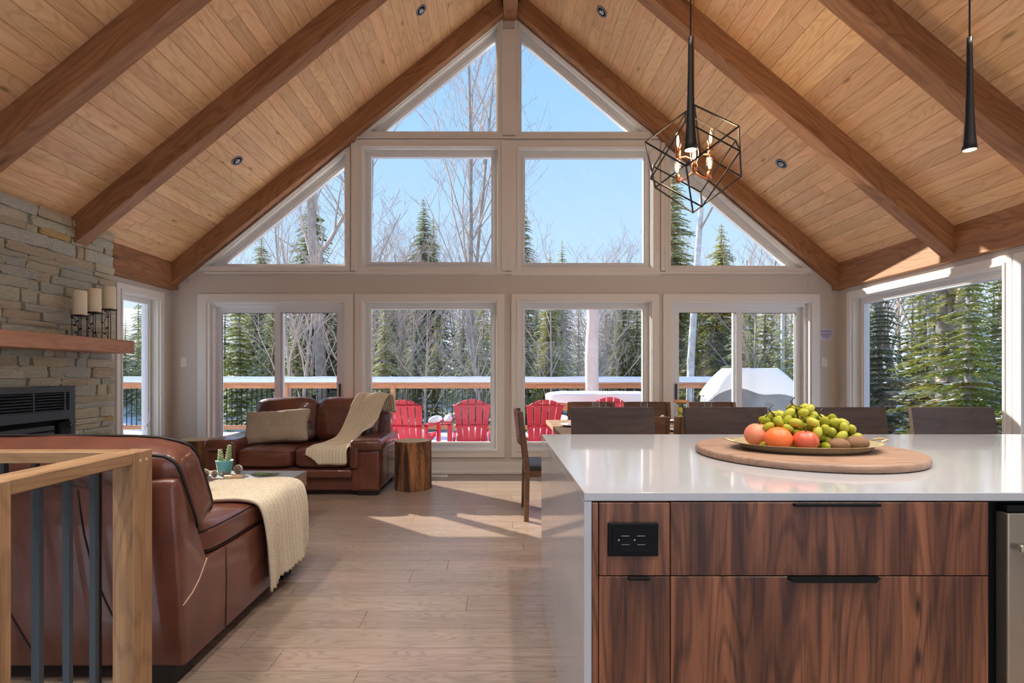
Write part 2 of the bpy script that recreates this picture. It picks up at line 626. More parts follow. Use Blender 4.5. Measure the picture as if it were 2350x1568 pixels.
    def mesh(s, name, mat, off=None):
        me = bpy.data.meshes.new(name)
        vs = s.v if off is None else [(v[0] - off[0], v[1] - off[1], v[2] - off[2]) for v in s.v]
        me.from_pydata(vs, [], s.f)
        me.polygons.foreach_set('use_smooth', s.sm)
        bm = bmesh.new()
        bm.from_mesh(me)
        bmesh.ops.recalc_face_normals(bm, faces=bm.faces[:])
        bm.to_mesh(me)
        bm.free()
        if mat:
            me.materials.append(mat)
        return me

    def build(s, name, mat, parent=None, at=None):
        """vertices are in world space; the object's origin goes to `at` (or its parent's origin)"""
        if parent is not None:
            off = root_loc(parent)
        else:
            off = Vector(at) if at is not None else Vector((0, 0, 0))
        o = bpy.data.objects.new(name, s.mesh(name, mat, off))
        COL.objects.link(o)
        if parent is not None:
            o.parent = parent
        else:
            o.location = off
        return o


def root_loc(o):
    v = Vector((0, 0, 0))
    while o is not None:
        v += o.location
        o = o.parent
    return v


def tag(o, label=None, cat=None, group=None, kind=None):
    if label:
        o['label'] = label
    if cat:
        o['category'] = cat
    if group:
        o['group'] = group
    if kind:
        o['kind'] = kind
    return o


def thing(name, label, cat, loc=(0, 0, 0), group=None, kind=None):
    o = bpy.data.objects.new(name, None)
    COL.objects.link(o)
    o.location = loc
    o.empty_display_size = .1
    return tag(o, label, cat, group, kind)


def copy_tree(o, parent=None):
    c = o.copy()
    COL.objects.link(c)
    c.parent = parent
    for ch in o.children:
        copy_tree(ch, c)
    return c


def piece(name, size, mat, loc, rot=(0, 0, 0), parent=None, bev=0., seg=1):
    """a box of its own with its grain along local x, centred on loc (loc is in the parent's frame)"""
    m = MB().box(-size[0] / 2, size[0] / 2, -size[1] / 2, size[1] / 2, -size[2] / 2, size[2] / 2, bev, seg)
    o = bpy.data.objects.new(name, m.mesh(name, mat))
    COL.objects.link(o)
    o.location = loc
    o.rotation_euler = rot
    o.parent = parent
    return o


def bar(name, p0, p1, w, h, mat, parent=None, bev=.003):
    """box whose local x runs p0->p1 (world space), w across, h up"""
    p0, p1 = Vector(p0), Vector(p1)
    d = p1 - p0
    x = d.normalized()
    up = Vector((0, 0, 1)) if abs(x.z) < .95 else Vector((0, 1, 0))
    y = up.cross(x).normalized()
    z = x.cross(y)
    R = Matrix((x, y, z)).transposed()
    off = root_loc(parent) if parent else Vector((0, 0, 0))
    o = piece(name, (d.length, w, h), mat, (p0 + p1) / 2 - off, R.to_euler(), parent, bev)
    return o


def inset(poly, ds):
    """inset a convex counter-clockwise polygon, one distance per edge"""
    n = len(poly)
    if not hasattr(ds, '__len__'):
        ds = [ds] * n
    area = sum(poly[i][0] * poly[(i + 1) % n][1] - poly[(i + 1) % n][0] * poly[i][1] for i in range(n))
    sg = 1 if area > 0 else -1
    lines = []
    for i in range(n):
        a, b = Vector(poly[i]), Vector(poly[(i + 1) % n])
        d = (b - a).normalized()
        nrm = Vector((-d.y, d.x)) * sg
        lines.append((a + nrm * ds[i], d))
    out = []
    for i in range(n):
        p, d = lines[i - 1]
        q, e = lines[i]
        den = d.x * e.y - d.y * e.x
        t = ((q.x - p.x) * e.y - (q.y - p.y) * e.x) / den
        out.append((p.x + d.x * t, p.y + d.y * t))
    return out

# ================================================================ THE SETTING
YB = 6.65                      # room face of the window wall
XL, XR = -4.04, 4.23           # side walls
RX, RZ = .165, 5.71            # ridge line, underside of rafters at the ridge
SL, SR = .818, .846            # roof slopes
CEIL = .26                     # ceiling boards above the rafter undersides
Y0 = -1.2                      # how far the room goes on behind the camera


def rafter_z(x):
    return RZ + SL * (x - RX) if x < RX else RZ - SR * (x - RX)


# ---- floor
fl = MB().prism([(XL, Y0), (-3.7, Y0), (-3.7, .3), (-3.7, 1.9), (-1.4, 1.9), (-1.4, Y0), (XR, Y0), (XR, YB), (XL, YB)], -.2, -.016, 'xy')
floor = tag(fl.build('floor', joint), kind='structure')
row = 0
y = 2.249 - .19 * 20
while y < YB:
    y1 = min(y + .19, YB)
    xs = [XL]
    x = XL + RND.uniform(.3, 1.9)
    while x < XR - .3:
        xs.append(x)
        x += RND.uniform(1.5, 2.35)
    xs.append(XR)
    ya = max(y, Y0)
    for a, b in zip(xs, xs[1:]):
        if ya > y1 - .03:
            continue
        if y1 < 1.95:                     # leave the stairwell open
            if a < -3.7:
                piece('plank', (min(b, -3.7) - a - .002, y1 - ya - .002, .015), oak, ((a + min(b, -3.7)) / 2, (ya + y1) / 2, -.0075), (0, 0, 0), floor, 0)
            if b < -1.35:
                continue
            a = max(a, -1.4)
        piece('plank', (b - a - .002, y1 - ya - .002, .015), oak, ((a + b) / 2, (ya + y1) / 2, -.0075), (0, 0, 0), floor, 0)
    y = y1
# stairwell below the railing
sw = MB()
sw.box(-3.72, -3.70, -1.6, 1.92, -2.7, -.016).box(-1.40, -1.38, -1.6, 1.92, -2.7, -.2).box(-3.7, -1.4, 1.90, 1.92, -2.7, -.2).box(-3.72, -1.38, -1.6, 1.92, -2.72, -2.7)
tag(sw.build('wall_stairwell', wallp), kind='structure')

# ---- window wall with its openings (x, z)
rect = lambda x0, x1, z0, z1: [(x0, z0), (x1, z0), (x1, z1), (x0, z1)]
OP = {
    'door_1': rect(-3.605, -1.881, .02, 2.142),
    'window_1': rect(-1.665, .005, .299, 2.142),
    'window_2': rect(.27, 1.919, .299, 2.142),
    'door_2': rect(2.162, 3.903, .02, 2.142),
    'window_3': rect(-1.665, .016, 2.563, 4.055),
    'window_4': rect(.27, 1.93, 2.553, 4.045),
    'window_5': [(-1.62, 4.239), (.016, 4.239), (.016, 5.58)],
    'window_6': [(.281, 4.235), (1.865, 4.235), (.281, 5.575)],
    'window_7': [(-3.62, 2.574), (-1.876, 2.574), (-1.876, 4.0)],
    'window_8': [(2.146, 2.553), (3.84, 2.553), (2.146, 3.986)],
}
gable = [(XL - .2, 0), (XR + .2, 0), (XR + .2, 2.45), (RX, 6.15), (XL - .2, 2.45)]
wb = MB().prism(gable, YB, YB + .2, 'xz', list(OP.values()))
tag(wb.build('wall_back', wallp), kind='structure')


def to_plane(side):
    return {'back': ('xz', lambda t: YB + t), 'left': ('yz', lambda t: XL - t), 'right': ('yz', lambda t: XR + t)}[side]


def window(name, poly, side='back', frame=.085, casing=.09, stop=.02):
    pl, dep = to_plane(side)
    r = thing(name, None, None, kind='structure')
    cs = MB().prism(inset(poly, [-c for c in casing] if hasattr(casing, '__len__') else -casing), dep(-.018), dep(.0), pl, [poly])
    cs.prism(inset(poly, -.02), dep(-.026), dep(-.018), pl, [poly])
    cs.build('casing', trimw, r)
    jb = MB().prism(poly, dep(.0), dep(.2), pl, [inset(poly, .014)])
    jb.build('jamb', trimw, r)
    inner = inset(poly, frame)
    fr = MB().prism(inset(poly, .014), dep(.085), dep(.15), pl, [inner])
    fr.build('window_frame', vinyl, r)
    inner2 = inset(inner, -.016)
    st = MB().prism(inset(inner, -.03), dep(.074), dep(.085), pl, [inner2])
    st.build('glazing_stop', trimw, r)
    MB().prism(inset(inner, -.01), dep(.108), dep(.116), pl).build('pane', pane, r)
    return r


for nm in ('window_1', 'window_2', 'window_3', 'window_4'):
    window(nm, OP[nm])
# triangular lights: the edge along the rafter has the broad white band
window('window_5', OP['window_5'], frame=[.05, .03, .095], casing=[.06, .06, .012])
window('window_6', OP['window_6'], frame=[.05, .095, .03], casing=[.06, .012, .06])
window('window_7', OP['window_7'], frame=[.05, .03, .095], casing=[.06, .06, .012])
window('window_8', OP['window_8'], frame=[.05, .095, .03], casing=[.06, .012, .06])


def slider(name, poly, slide_left):
    r = thing(name, None, None, kind='structure')
    (x0, z0), (x1, _), (_, z1) = poly[0], poly[1], poly[2]
    cs = MB().prism([(x0 - .1, z0), (x1 + .1, z0), (x1 + .1, z1 + .09), (x0 - .1, z1 + .09)], YB - .018, YB, 'xz', [rect(x0, x1, z0 + .0005, z1)])
    cs.build('casing', trimw, r)
    MB().prism(rect(x0, x1, z0, z1), YB, YB + .2, 'xz', [rect(x0 + .02, x1 - .02, z0 + .03, z1 - .02)]).build('jamb', trimw, r)
    MB().prism(rect(x0 + .02, x1 - .02, z0 + .03, z1 - .02), YB + .06, YB + .19, 'xz', [rect(x0 + .055, x1 - .055, z0 + .06, z1 - .06)]).build('door_frame', vinyl, r)
    xm = (x0 + x1) / 2
    halves = [(x0 + .05, xm + .045), (xm - .045, x1 - .05)]
    for k, (a, b) in enumerate(halves):
        front = (k == 0) == slide_left
        ya = YB + (.075 if front else .125)
        s = MB().prism(rect(a, b, z0 + .055, z1 - .055), ya, ya + .045, 'xz', [rect(a + .075, b - .075, z0 + .15, z1 - .13)]).build('sash', vinyl, r)
        MB().prism(rect(a + .07, b - .07, z0 + .145, z1 - .125), ya + .02, ya + .026, 'xz').build('pane', pane, s)
        MB().prism(rect(a + .072, b - .072, z0 + .147, z1 - .127), ya + .012, ya + .019, 'xz', [rect(a + .08, b - .08, z0 + .155, z1 - .135)]).build('gasket', blackp, s)
        if front:
            hx = a + .035 if slide_left else b - .035
            MB().box(hx - .012, hx + .012, ya - .03, ya, .9, 1.12, .006).build('handle', steelbar, s)
    return r


slider('door_1', OP['door_1'], False)
slider('door_2', OP['door_2'], True)

# ---- horizontal ledges and posts on the window wall
def trim(n, *boxes):
    m = MB()
    for b in boxes:
        m.box(*b)
    return tag(m.build('trim_%d' % n, trimw), kind='structure')


trim(1, (-3.62, 3.83, YB - .034, YB - .0185, 2.478, 2.503))
trim(2, (-1.80, 2.04, YB - .034, YB - .0185, 4.155, 4.175))
trim(3, (.06, .235, YB - .03, YB - .0185, 4.2, 5.5))
trim(4, (.06, .235, YB - .03, YB - .0185, 2.52, 4.13))
trim(5, (-1.80, -1.74, YB - .03, YB - .0185, 2.52, 4.1))
trim(6, (2.03, 2.08, YB - .03, YB - .0185, 2.52, 4.1))
tag(MB().box(-1.775, 2.055, YB - .016, YB - .001, 0.001, .15, .003, 1).box(-1.775, 2.055, YB - .026, YB - .001, .001, .04, .004, 1).build('baseboard_back', trimw), kind='structure')

# ---- side walls
LW = rect(5.76, 6.41, .42, 2.14)
wl = MB().prism([(Y0, -.2), (YB, -.2), (YB, 2.6), (Y0, 2.6)], XL - .2, XL, 'yz', [LW])
tag(wl.build('wall_left', wallp), kind='structure')
window('window_9', LW, 'left', frame=.075, casing=.08)
RW1, RW2, RW3 = rect(4.46, 6.38, .3, 2.15), rect(2.35, 4.30, .3, 2.15), rect(.3, 2.19, .3, 2.15)
wr = MB().prism([(Y0, -.2), (YB, -.2), (YB, 2.6), (Y0, 2.6)], XR, XR + .2, 'yz', [RW1, RW2, RW3])
tag(wr.build('wall_right', wallp), kind='structure')
window('window_10', RW1, 'right', casing=.075)
window('window_11', RW2, 'right', casing=.075)
window('window_12', RW3, 'right', casing=.075)
# crank handle of the narrow casement
MB().box(XL - .09, XL - .05, 6.27, 6.30, .62, .64, .004).tube([(XL - .07, 6.285, .64), (XL - .03, 6.285, .70), (XL - .03, 6.285, .80)], .008, 6).build('crank_handle', vinyl, bpy.data.objects['window_9'])

tag(MB().prism([(XL - .2, .0), (-2.4, .0), (-2.4, 2.15), (3.2, 2.15), (3.2, .0), (XR + .2, .0), (XR + .2, 2.6), (RX, 6.1), (XL - .2, 2.6)], Y0 - .12, Y0, 'xz').build('wall_rear_added', wallp), kind='structure')  # unseen rear wall added to keep rear sky light off the beam faces

# ---- eave plates
def beam(name, p0, p1, w, h, label):
    o = bar(name, p0, p1, w, h, timber, None, .006)
    return tag(o, label, None, None, 'structure')


beam('ceiling_beam', (-4.03, Y0, 2.45), (-4.03, YB - .002, 2.45), .16, .34, 'eave timber along the fireplace wall')
beam('ceiling_beam', (4.236, Y0, 2.445), (4.236, YB - .002, 2.445), .16, .33, 'eave timber above the side windows')
beam('ceiling_beam', (RX, Y0, 5.79), (RX, YB - .001, 5.79), .175, .34, 'ridge timber running along the roof peak')
H_R = .205
for k, (ya, th) in enumerate([(6.515, .134), (4.87, .15), (3.68, .15), (2.49, .15), (1.30, .15), (.11, .15), (-1.08, .15)]):
    yc = ya + th / 2
    for sgn, sl in ((-1, SL), (1, SR)):
        xe = -4.0 if sgn < 0 else 4.2
        if sgn < 0 and 2.9 < ya < 5.3:
            xe = -3.86
        n = Vector((sl if sgn < 0 else -sl, 0, 1)).normalized()
        if sgn < 0:
            n = Vector((-SL, 0, 1)).normalized()
        else:
            n = Vector((SR, 0, 1)).normalized()
        a = Vector((RX + sgn * .03, yc, rafter_z(RX + sgn * .03))) + n * H_R / 2
        b = Vector((xe, yc, rafter_z(xe))) + n * H_R / 2
        beam('ceiling_beam', a, b, th, H_R, '%s sloping rafter from the window wall, %s side' % (['first', 'second', 'third', 'fourth', 'fifth', 'sixth', 'seventh'][k], 'fireplace' if sgn < 0 else 'kitchen island'))

# ---- ceiling boards
xe_l, xe_r = -4.2, 4.4
zc = lambda x: rafter_z(x) + CEIL
ce = MB()
ce.prism([(RX, zc(RX) + .03), (xe_l - .12, zc(xe_l - .12) + .03), (xe_l - .12, zc(xe_l - .12) + .33), (RX, zc(RX) + .33)], Y0, YB + .4, 'xz')
ce.prism([(RX, zc(RX) + .03), (xe_r + .12, zc(xe_r + .12) + .03), (xe_r + .12, zc(xe_r + .12) + .33), (RX, zc(RX) + .33)], Y0, YB + .4, 'xz')
ceiling = tag(ce.build('ceiling', backing), kind='structure')
PW = .131
for sgn, sl in ((-1, SL), (1, SR)):
    c = 1 / math.sqrt(1 + sl * sl)
    d = Vector((sgn * c, 0, -sl * c))
    xa = Vector((0, 1, 0))
    za = xa.cross(d)
    if za.z < 0:
        xa = -xa
        za = xa.cross(d)
    R = Matrix((xa, d, za)).transposed().to_euler()
    L = abs((xe_l if sgn < 0 else xe_r) - RX) / c
    s = .02
    while s < L:
        ys = [Y0]
        yy = Y0 + RND.uniform(.8, 7.)
        while yy < YB - .5:
            ys.append(yy)
            yy += RND.uniform(4.6, 6.4)
        ys.append(YB)
        for a, b in zip(ys, ys[1:]):
            ctr = Vector((RX, (a + b) / 2, zc(RX))) + d * (s + PW / 2) + za * .0075
            piece('plank', (b - a - .0015, PW - .0015, .015), pine, ctr, R, ceiling, .0035)
        s += PW

# ---- recessed spot lights in the first bay
def recessed(x, y, label, watts=0):
    sl = SL if x < RX else -SR
    n = Vector((sl, 0, -1)).normalized()          # down out of the ceiling
    q = Vector((0, 0, -1)).rotation_difference(n)
    M = Matrix.Translation(Vector((x, y, zc(x)))) @ q.to_matrix().to_4x4()
    r = thing('recessed_light', label, 'ceiling light', (x, y, zc(x)), 'recessed lights in the board ceiling')
    MB().lathe([(.048, .0), (.048, -.006), (.062, -.009), (.068, -.004), (.068, .0)], n=28, M=M).build('ring', plain('light_ring', (120, 130, 142), .4) if 'light_ring' not in MATS else MATS['light_ring'], r)
    MB().lathe([(.048, -.001), (.044, -.0005), (.001, -.0003)], n=24, M=M).build('can', plain('light_can', (44, 44, 48), .35) if 'light_can' not in MATS else MATS['light_can'], r)
    MB().ell(M @ Vector((0, 0, -.004)), (.036, .036, .02), 16, 10, q.to_matrix()).build('bulb', dimglow if watts else chrome, r)
    if watts:  # only the added fill lights carry a lamp
        l = bpy.data.lights.new('added_fill_light', 'SPOT')
        l.energy = watts
        l.color = (1, .96, .91)
        l.spot_size = math.radians(92)
        l.spot_blend = .6
        l.shadow_soft_size = .09
        lo = bpy.data.objects.new('added_fill_light', l)
        COL.objects.link(lo)
        lo.parent = r
        lo.location = n * .04
        lo.rotation_euler = Vector((0, .2, -1)).to_track_quat('-Z', 'Y').to_euler()


recessed(-.816, 5.78, 'small round recessed light by the roof peak, fireplace slope')
recessed(-2.80, 5.78, 'small round recessed light low on the fireplace slope')
recessed(1.134, 5.78, 'small round recessed light by the roof peak, island slope')
recessed(3.07, 5.78, 'small round recessed light low on the island slope, past the chandelier')

# unseen fill lights added over and behind the camera to brighten the room
for k, (yy, where) in enumerate([(1.95, 'fourth bay'), (.75, 'fifth bay'), (-.45, 'sixth bay')]):
    for xx, wh in ((-2.3, 'low on the fireplace slope'), (-.75, 'by the peak, fireplace slope'), (1.1, 'by the peak, island slope'), (2.6, 'low on the island slope')):
        recessed(xx, yy, 'added recessed fill light in the %s, %s' % (where, wh), 66)

# ================================================================ FIREPLACE
fp = thing('stone_fireplace', 'floor to ceiling ledge stone fireplace with wooden mantel', 'fireplace', (-3.94, 4.1, 0))
FY0, FY1, FX = 2.85, 5.38, -3.83
MB().prism([(-4.035, .001), (-3.864, .001), (-3.864, zc(-3.864) - .004), (-3.948, zc(-3.948) - .004), (-3.948, 2.275), (-4.035, 2.275)], FY0, FY1 - .008, 'xz').build('mortar_core', mortar, fp)
IY0, IY1, IZ0, IZ1 = 3.50, 4.86, .26, 1.14
variants = []
for k in range(14):
    rr = random.Random(100 + k)
    nu, nv = 5, 4
    front = []
    for j in range(nv):
        for i in range(nu):
            u, v = i / (nu - 1) - .5, j / (nv - 1) - .5
            edge = i in (0, nu - 1) or j in (0, nv - 1)
            corner = i in (0, nu - 1) and j in (0, nv - 1)
            out = (.72 if corner else .80 if edge else 1.) + rr.uniform(-.12, .12)
            uu = u + rr.uniform(-.03, .03)
            vv = v * (.94 if corner else 1) + rr.uniform(-.035, .035)
            front.append((out, uu * (.97 if corner else 1), vv))
    vs = list(front)
    fs = [(j * nu + i, j * nu + i + 1, (j + 1) * nu + i + 1, (j + 1) * nu + i) for j in range(nv - 1) for i in range(nu - 1)]
    loop = [i for i in range(nu)] + [j * nu + nu - 1 for j in range(1, nv)] + [(nv - 1) * nu + i for i in range(nu - 2, -1, -1)] + [j * nu for j in range(nv - 2, 0, -1)]
    base = len(vs)
    for i in loop:
        vs.append((0, front[i][1], front[i][2]))
    m = len(loop)
    for i in range(m):
        fs.append((loop[i], base + i, base + (i + 1) % m, loop[(i + 1) % m]))
    fs.append(tuple(base + i for i in range(m)))
    mb = MB().add(vs, fs, False)
    variants.append(mb.mesh('stone', stone))


def lay(y0, y1, z0, z1):
    y = y0
    while y < y1 - .02:
        w = RND.choice([RND.uniform(.09, .18), RND.uniform(.2, .36), RND.uniform(.3, .5)])
        if y + w > y1 - .08:
            w = y1 - y
        o = bpy.data.objects.new('stone', RND.choice(variants))
        COL.objects.link(o)
        o.parent = fp
        th = RND.uniform(.022, .05)
        dz = RND.uniform(-.004, .004)
        o.location = Vector((-3.866, y + w / 2, (z0 + z1) / 2 + dz)) - root_loc(fp)
        o.scale = (th, w - RND.choice([.004, .008, .012, .024, .03]), z1 - z0 - RND.uniform(.0, .008))
        o.rotation_euler = (RND.uniform(-.03, .03), RND.uniform(-.06, .06), RND.uniform(-.04, .04))
        y += w


def courses(z0, z1):
    hs = []
    while sum(hs) < z1 - z0:
        hs.append(RND.choice([RND.uniform(.05, .075), RND.uniform(.075, .1), RND.uniform(.09, .12)]))
    k = (z1 - z0) / sum(hs)
    z = z0
    for h in hs:
        yield z, z + h * k
        z += h * k


for a, b in courses(.002, IZ0):
    lay(FY0, FY1, a, b)
for a, b in courses(IZ0, IZ1):
    lay(IY1, FY1, a, b)
    lay(FY0, IY0, a, b)
for a, b in courses(IZ1, 2.655):
    lay(FY0, FY1, a, b)
mt = bar('mantel', (-3.705, 2.95, 1.507), (-3.705, 5.30, 1.507), .25, .126, mantelw, fp, .006)

fi = thing('fireplace_insert', 'dark grey metal fireplace insert with louvred top', 'fireplace insert', (-3.82, 4.18, .27))
FXI = -3.815
m = MB()
m.prism(rect(IY0 + .01, IY1 - .01, IZ0 + .01, IZ1 - .005), -3.86, FXI, 'yz', [rect(IY0 + .07, IY1 - .075, .92, 1.085), rect(IY0 + .07, IY1 - .075, .34, .845)])
m.build('face_frame', insert, fi)
MB().box(-3.86, -3.855, IY0 + .06, IY1 - .06, .33, 1.1).build('cavity', inblack, fi)
for k in range(7):
    z = .935 + k * .0245
    MB().add([(-3.855, IY0 + .07, z), (-3.855, IY1 - .075, z), (-3.82, IY1 - .075, z - .012), (-3.82, IY0 + .07, z - .012), (-3.855, IY0 + .07, z + .005), (-3.855, IY1 - .075, z + .005), (-3.82, IY1 - .075, z - .007), (-3.82, IY0 + .07, z - .007)],
             [(0, 1, 2, 3), (7, 6, 5, 4), (0, 4, 5, 1), (1, 5, 6, 2), (2, 6, 7, 3), (3, 7, 4, 0)]).build('louvre', insert, fi)
for yy in (3.95, 4.42, 4.74):
    MB().box(-3.853, -3.817, yy - .008, yy + .008, .922, 1.083).build('louvre_stay', insert, fi)
dr = MB().prism(rect(IY0 + .09, 4.60, .36, .80), -3.835, -3.795, 'yz', [rect(IY0 + .16, 4.53, .42, .73)]).build('door', insert, fi)
MB().box(-3.82, -3.812, IY0 + .15, 4.54, .41, .74).build('glass', fireglass, dr)
MB().box(-3.795, -3.785, IY0 + .09, 4.60, .752, .765, .003).build('handle', inblack, dr)
MB().box(-3.82, -3.79, 4.645, 4.775, .36, .82, .006).build('control_box', inblack, fi)
for k in range(5):
    MB().box(-3.79, -3.786, 4.66 + k * .023, 4.668 + k * .023, .42, .76).build('vent_slot', insert, fi)
MB().ell((-3.787, 4.762, .79), (.008, .008, .008), 8, 6).build('screw', chrome, fi)

# ---- candle stands on the mantel
MZ = 1.5705
for k, (yy, hh, lab) in enumerate([(4.745, .195, 'shortest black wire candle stand with leaf motif on mantel'), (4.915, .24, 'middle black wire candle stand with leaf motif on mantel'), (5.105, .29, 'tallest black wire candle stand with leaf motif on mantel end')]):
    x = -3.69
    r = thing('candle_stand', lab, 'candle stand', (x, yy, MZ), 'wire candle stands on the mantel')
    s = .04
    for a, b in ((-s, -s), (s, -s), (s, s), (-s, s)):
        MB().tube([(x + a, yy + b, MZ), (x + a, yy + b, MZ + hh)], .0026, 6).build('leg', iron, r)
    MB().box(x - s - .006, x + s + .006, yy - s - .006, yy + s + .006, MZ + hh - .012, MZ + hh, .002, 1).build('top_plate', iron, r)
    m = MB()
    q = [(-s, -s), (s, -s), (s, s), (-s, s)]
    m.tube([(x + a, yy + b, MZ + .005) for a, b in q], .003, 6, closed=True)
    m.build('base_ring', iron, r)
    rr = random.Random(k)
    for (ax, sg) in (('y', -1),):
        pts = []
        for i in range(6):
            t = i / 5
            off = math.sin(t * 5 + k) * .018
            pts.append((x + sg * s if ax == 'x' else x + off, yy + off if ax == 'x' else yy + sg * s, MZ + .005 + t * (hh - .03)))
        vn = MB().tube(pts, .0022, 5).build('vine', iron, r)
        for i in range(1, 6):
            for side in ((-1) ** (i + k),):
                p = Vector(pts[i])
                dv = Vector((0, side * .02, .012)) if ax == 'x' else Vector((side * .02, 0, .012))
                Mq = Vector((0, 0, 1)).rotation_difference(dv.normalized()).to_matrix()
                MB().ell(p + dv - Vector((0, 0, .012)), (.007, .007, .015), 6, 5, Mq).build('leaf', iron, vn)
    zt = MZ + hh + .0005
    ch = .218
    cr = thing('pillar_candle', 'ivory pillar candle on the %s wire stand' % ['shortest', 'middle', 'tallest'][k], 'candle', (x, yy, zt), 'ivory pillar candles')
    MB().lathe([(.05, 0), (.053, .003), (.053, ch - .012), (.049, ch - .004), (.044, ch), (.03, ch - .006), (.001, ch - .008)], (x, yy, zt), 24).build('wax', wax, cr)
    MB().tube([(x, yy, zt + ch - .012), (x + .002, yy, zt + ch + .008)], .0015, 5).build('wick', inblack, cr)

# ---- switches, sign, vent
def switch(px, py, lab):
    p = P(px, py, YB)
    r = thing('light_switch', lab, 'light switch', (p.x, YB - .006, p.z))
    MB().box(p.x - .036, p.x + .036, YB - .007, YB - .0003, p.z - .058, p.z + .058, .002, 1).build('plate', plate_w, r)
    MB().box(p.x - .016, p.x + .016, YB - .011, YB - .006, p.z - .032, p.z + .032, .002, 1).build('rocker', plate_w, r)


switch(422, 832, 'white rocker switch on the wall by the fireplace-side sliding door')
switch(1892, 832, 'white rocker switch under the paper notice')
p = P(1895, 769, YB)
sg = thing('wall_notice', 'small pale paper notice with lavender print beside sliding door', 'notice', (p.x, YB - .004, p.z))
MB().box(p.x - .09, p.x + .09, YB - .004, YB - .0005, p.z - .075, p.z + .075).build('paper', paper, sg)
rr = random.Random(3)
for k, (w, z) in enumerate([(.13, .05), (.14, .036), (.15, .014), (.13, .0), (.11, -.016), (.07, -.03), (.02, -.045)]):
    MB().box(p.x - w / 2, p.x + w / 2, YB - .0046, YB - .004, p.z + z - .004, p.z + z + .004).build('printed_line', ink, sg)
vt = thing('floor_vent', 'white metal floor register by the window wall', 'floor vent', (-.75, 6.5, 0))
MB().prism([(-.90, 6.44), (-.60, 6.44), (-.60, 6.56), (-.90, 6.56)], .0005, .008, 'xy', [[(-.885, 6.455), (-.615, 6.455), (-.615, 6.545), (-.885, 6.545)]]).build('rim', trimw, vt)
for k in range(5):
    MB().box(-.885, -.615, 6.46 + k * .018, 6.468 + k * .018, .001, .006).build('slat', trimw, vt)

# ================================================================ STAIR RAILING (foreground)
rl = thing('stair_railing', 'wooden stair railing with dark steel balusters behind leather sofa', 'railing', (-1.34, 1.97, 0))
RTZ = .965
MB()
bar('newel_post', (-1.339, 1.972, .0), (-1.339, 1.972, RTZ), .078, .104, rail_oak, rl, .003)
bar('newel_post', (-1.339, 1.385, -.2), (-1.339, 1.385, RTZ), .078, .104, rail_oak, rl, .003)
bar('handrail', (-1.352, 1.437, RTZ - .021), (-1.352, 1.918, RTZ - .021), .10, .042, rail_oak, rl, .003)
bar('handrail', (-1.380, 1.975, RTZ - .021), (-3.60, 1.975, RTZ - .021), .072, .042, rail_oak, rl, .003)
for yy in (1.475, 1.585, 1.695, 1.805):
    MB().box(-1.366, -1.346, yy - .008, yy + .008, -.1, RTZ - .042).build('baluster', steelbar, rl)
x = -1.47
while x > -3.6:
    MB().box(x - .008, x + .008, 1.965, 1.985, .0005, RTZ - .042).build('baluster', steelbar, rl)
    x -= .115
for zz in (.93,):
    for yy in (1.955, 1.99):
        MB().ell((-1.2995, yy, zz), (.002, .007, .007), 8, 6).build('wood_plug', cutw, rl)

# ================================================================ SOFAS
def bevelled(o, w=.02, seg=3):
    md = o.modifiers.new('soft', 'BEVEL')
    md.width = w
    md.segments = seg
    md.limit_method = 'ANGLE'
    md.angle_limit = math.radians(30)
    for p in o.data.polygons:
        p.use_smooth = True
    md.harden_normals = False
    return o


def pipe_loop(M, w, d, h, zlev, n=6., pinch=.25, r=.006, k=18, wrinkle=0, seed=0):
    pts = []
    for side in range(4):
        for i in range(k):
            t = -1 + 2 * i / k
            p = [Vector((t, -1, zlev)), Vector((1, t, zlev)), Vector((-t, 1, zlev)), Vector((-1, -t, zlev))][side]
            kk = (abs(p.x) ** n + abs(p.y) ** n + abs(p.z) ** n) ** (1 / n)
            q = p / kk
            z = q.z * (1 - pinch * (q.x ** 4 + q.y ** 4) / 1.6)
            pts.append(M @ Vector((q.x * w / 2 * 1.004, q.y * d / 2 * 1.004, z * h / 2)))
    return MB().tube(pts, r, 6, closed=True)


def frame_matrix(c, xa, ya):
    xa, ya = Vector(xa).normalized(), Vector(ya).normalized()
    za = xa.cross(ya).normalized()
    ya = za.cross(xa)
    M = Matrix((xa, ya, za)).transposed().to_4x4()
    return Matrix.Translation(Vector(c)) @ M


SX0, SX1 = -3.62, -1.25
sofa = thing('sofa', 'brown leather sofa end with cream throw, its back against the stair railing', 'sofa', (-2.4, 2.75, 0))
prof = [(2.15, .07), (2.075, .80), (2.085, .835), (2.12, .84), (2.145, .80), (2.31, .455), (3.40, .445), (3.42, .42), (3.42, .07)]
bevelled(MB().prism(prof, SX0, SX1, 'yz').build('frame', leather, sofa), .018)
CW = (SX1 - SX0) / 2
for k in range(2):
    cx = SX1 - CW * (k + .5) - .002
    M = Matrix.Translation((cx, 2.865, .514))
    cu = MB().cushion(M, CW - .004, 1.20, .15, 9., .18, 10, .006, k).build('seat_cushion', leather, sofa)
    pipe_loop(M, CW - .004, 1.20, .15, .8, 9., .18, .0035).build('piping', piping, cu)
    pipe_loop(M, CW - .004, 1.20, .15, -.8, 9., .18, .0035).build('piping', piping, cu)
    M = frame_matrix((cx + .01, 2.235, .775), (1, 0, 0), (0, -.46, .9))
    bc = MB().cushion(M, CW + .0, .43, .25, 7., .42, 10, .014, 10 + k).build('back_cushion', leather, sofa)
    pipe_loop(M, CW + .0, .43, .25, .72, 7., .42, .006).build('piping', piping, bc)
    pipe_loop(M, CW + .0, .43, .25, -.72, 7., .42, .006).build('piping', piping, bc)
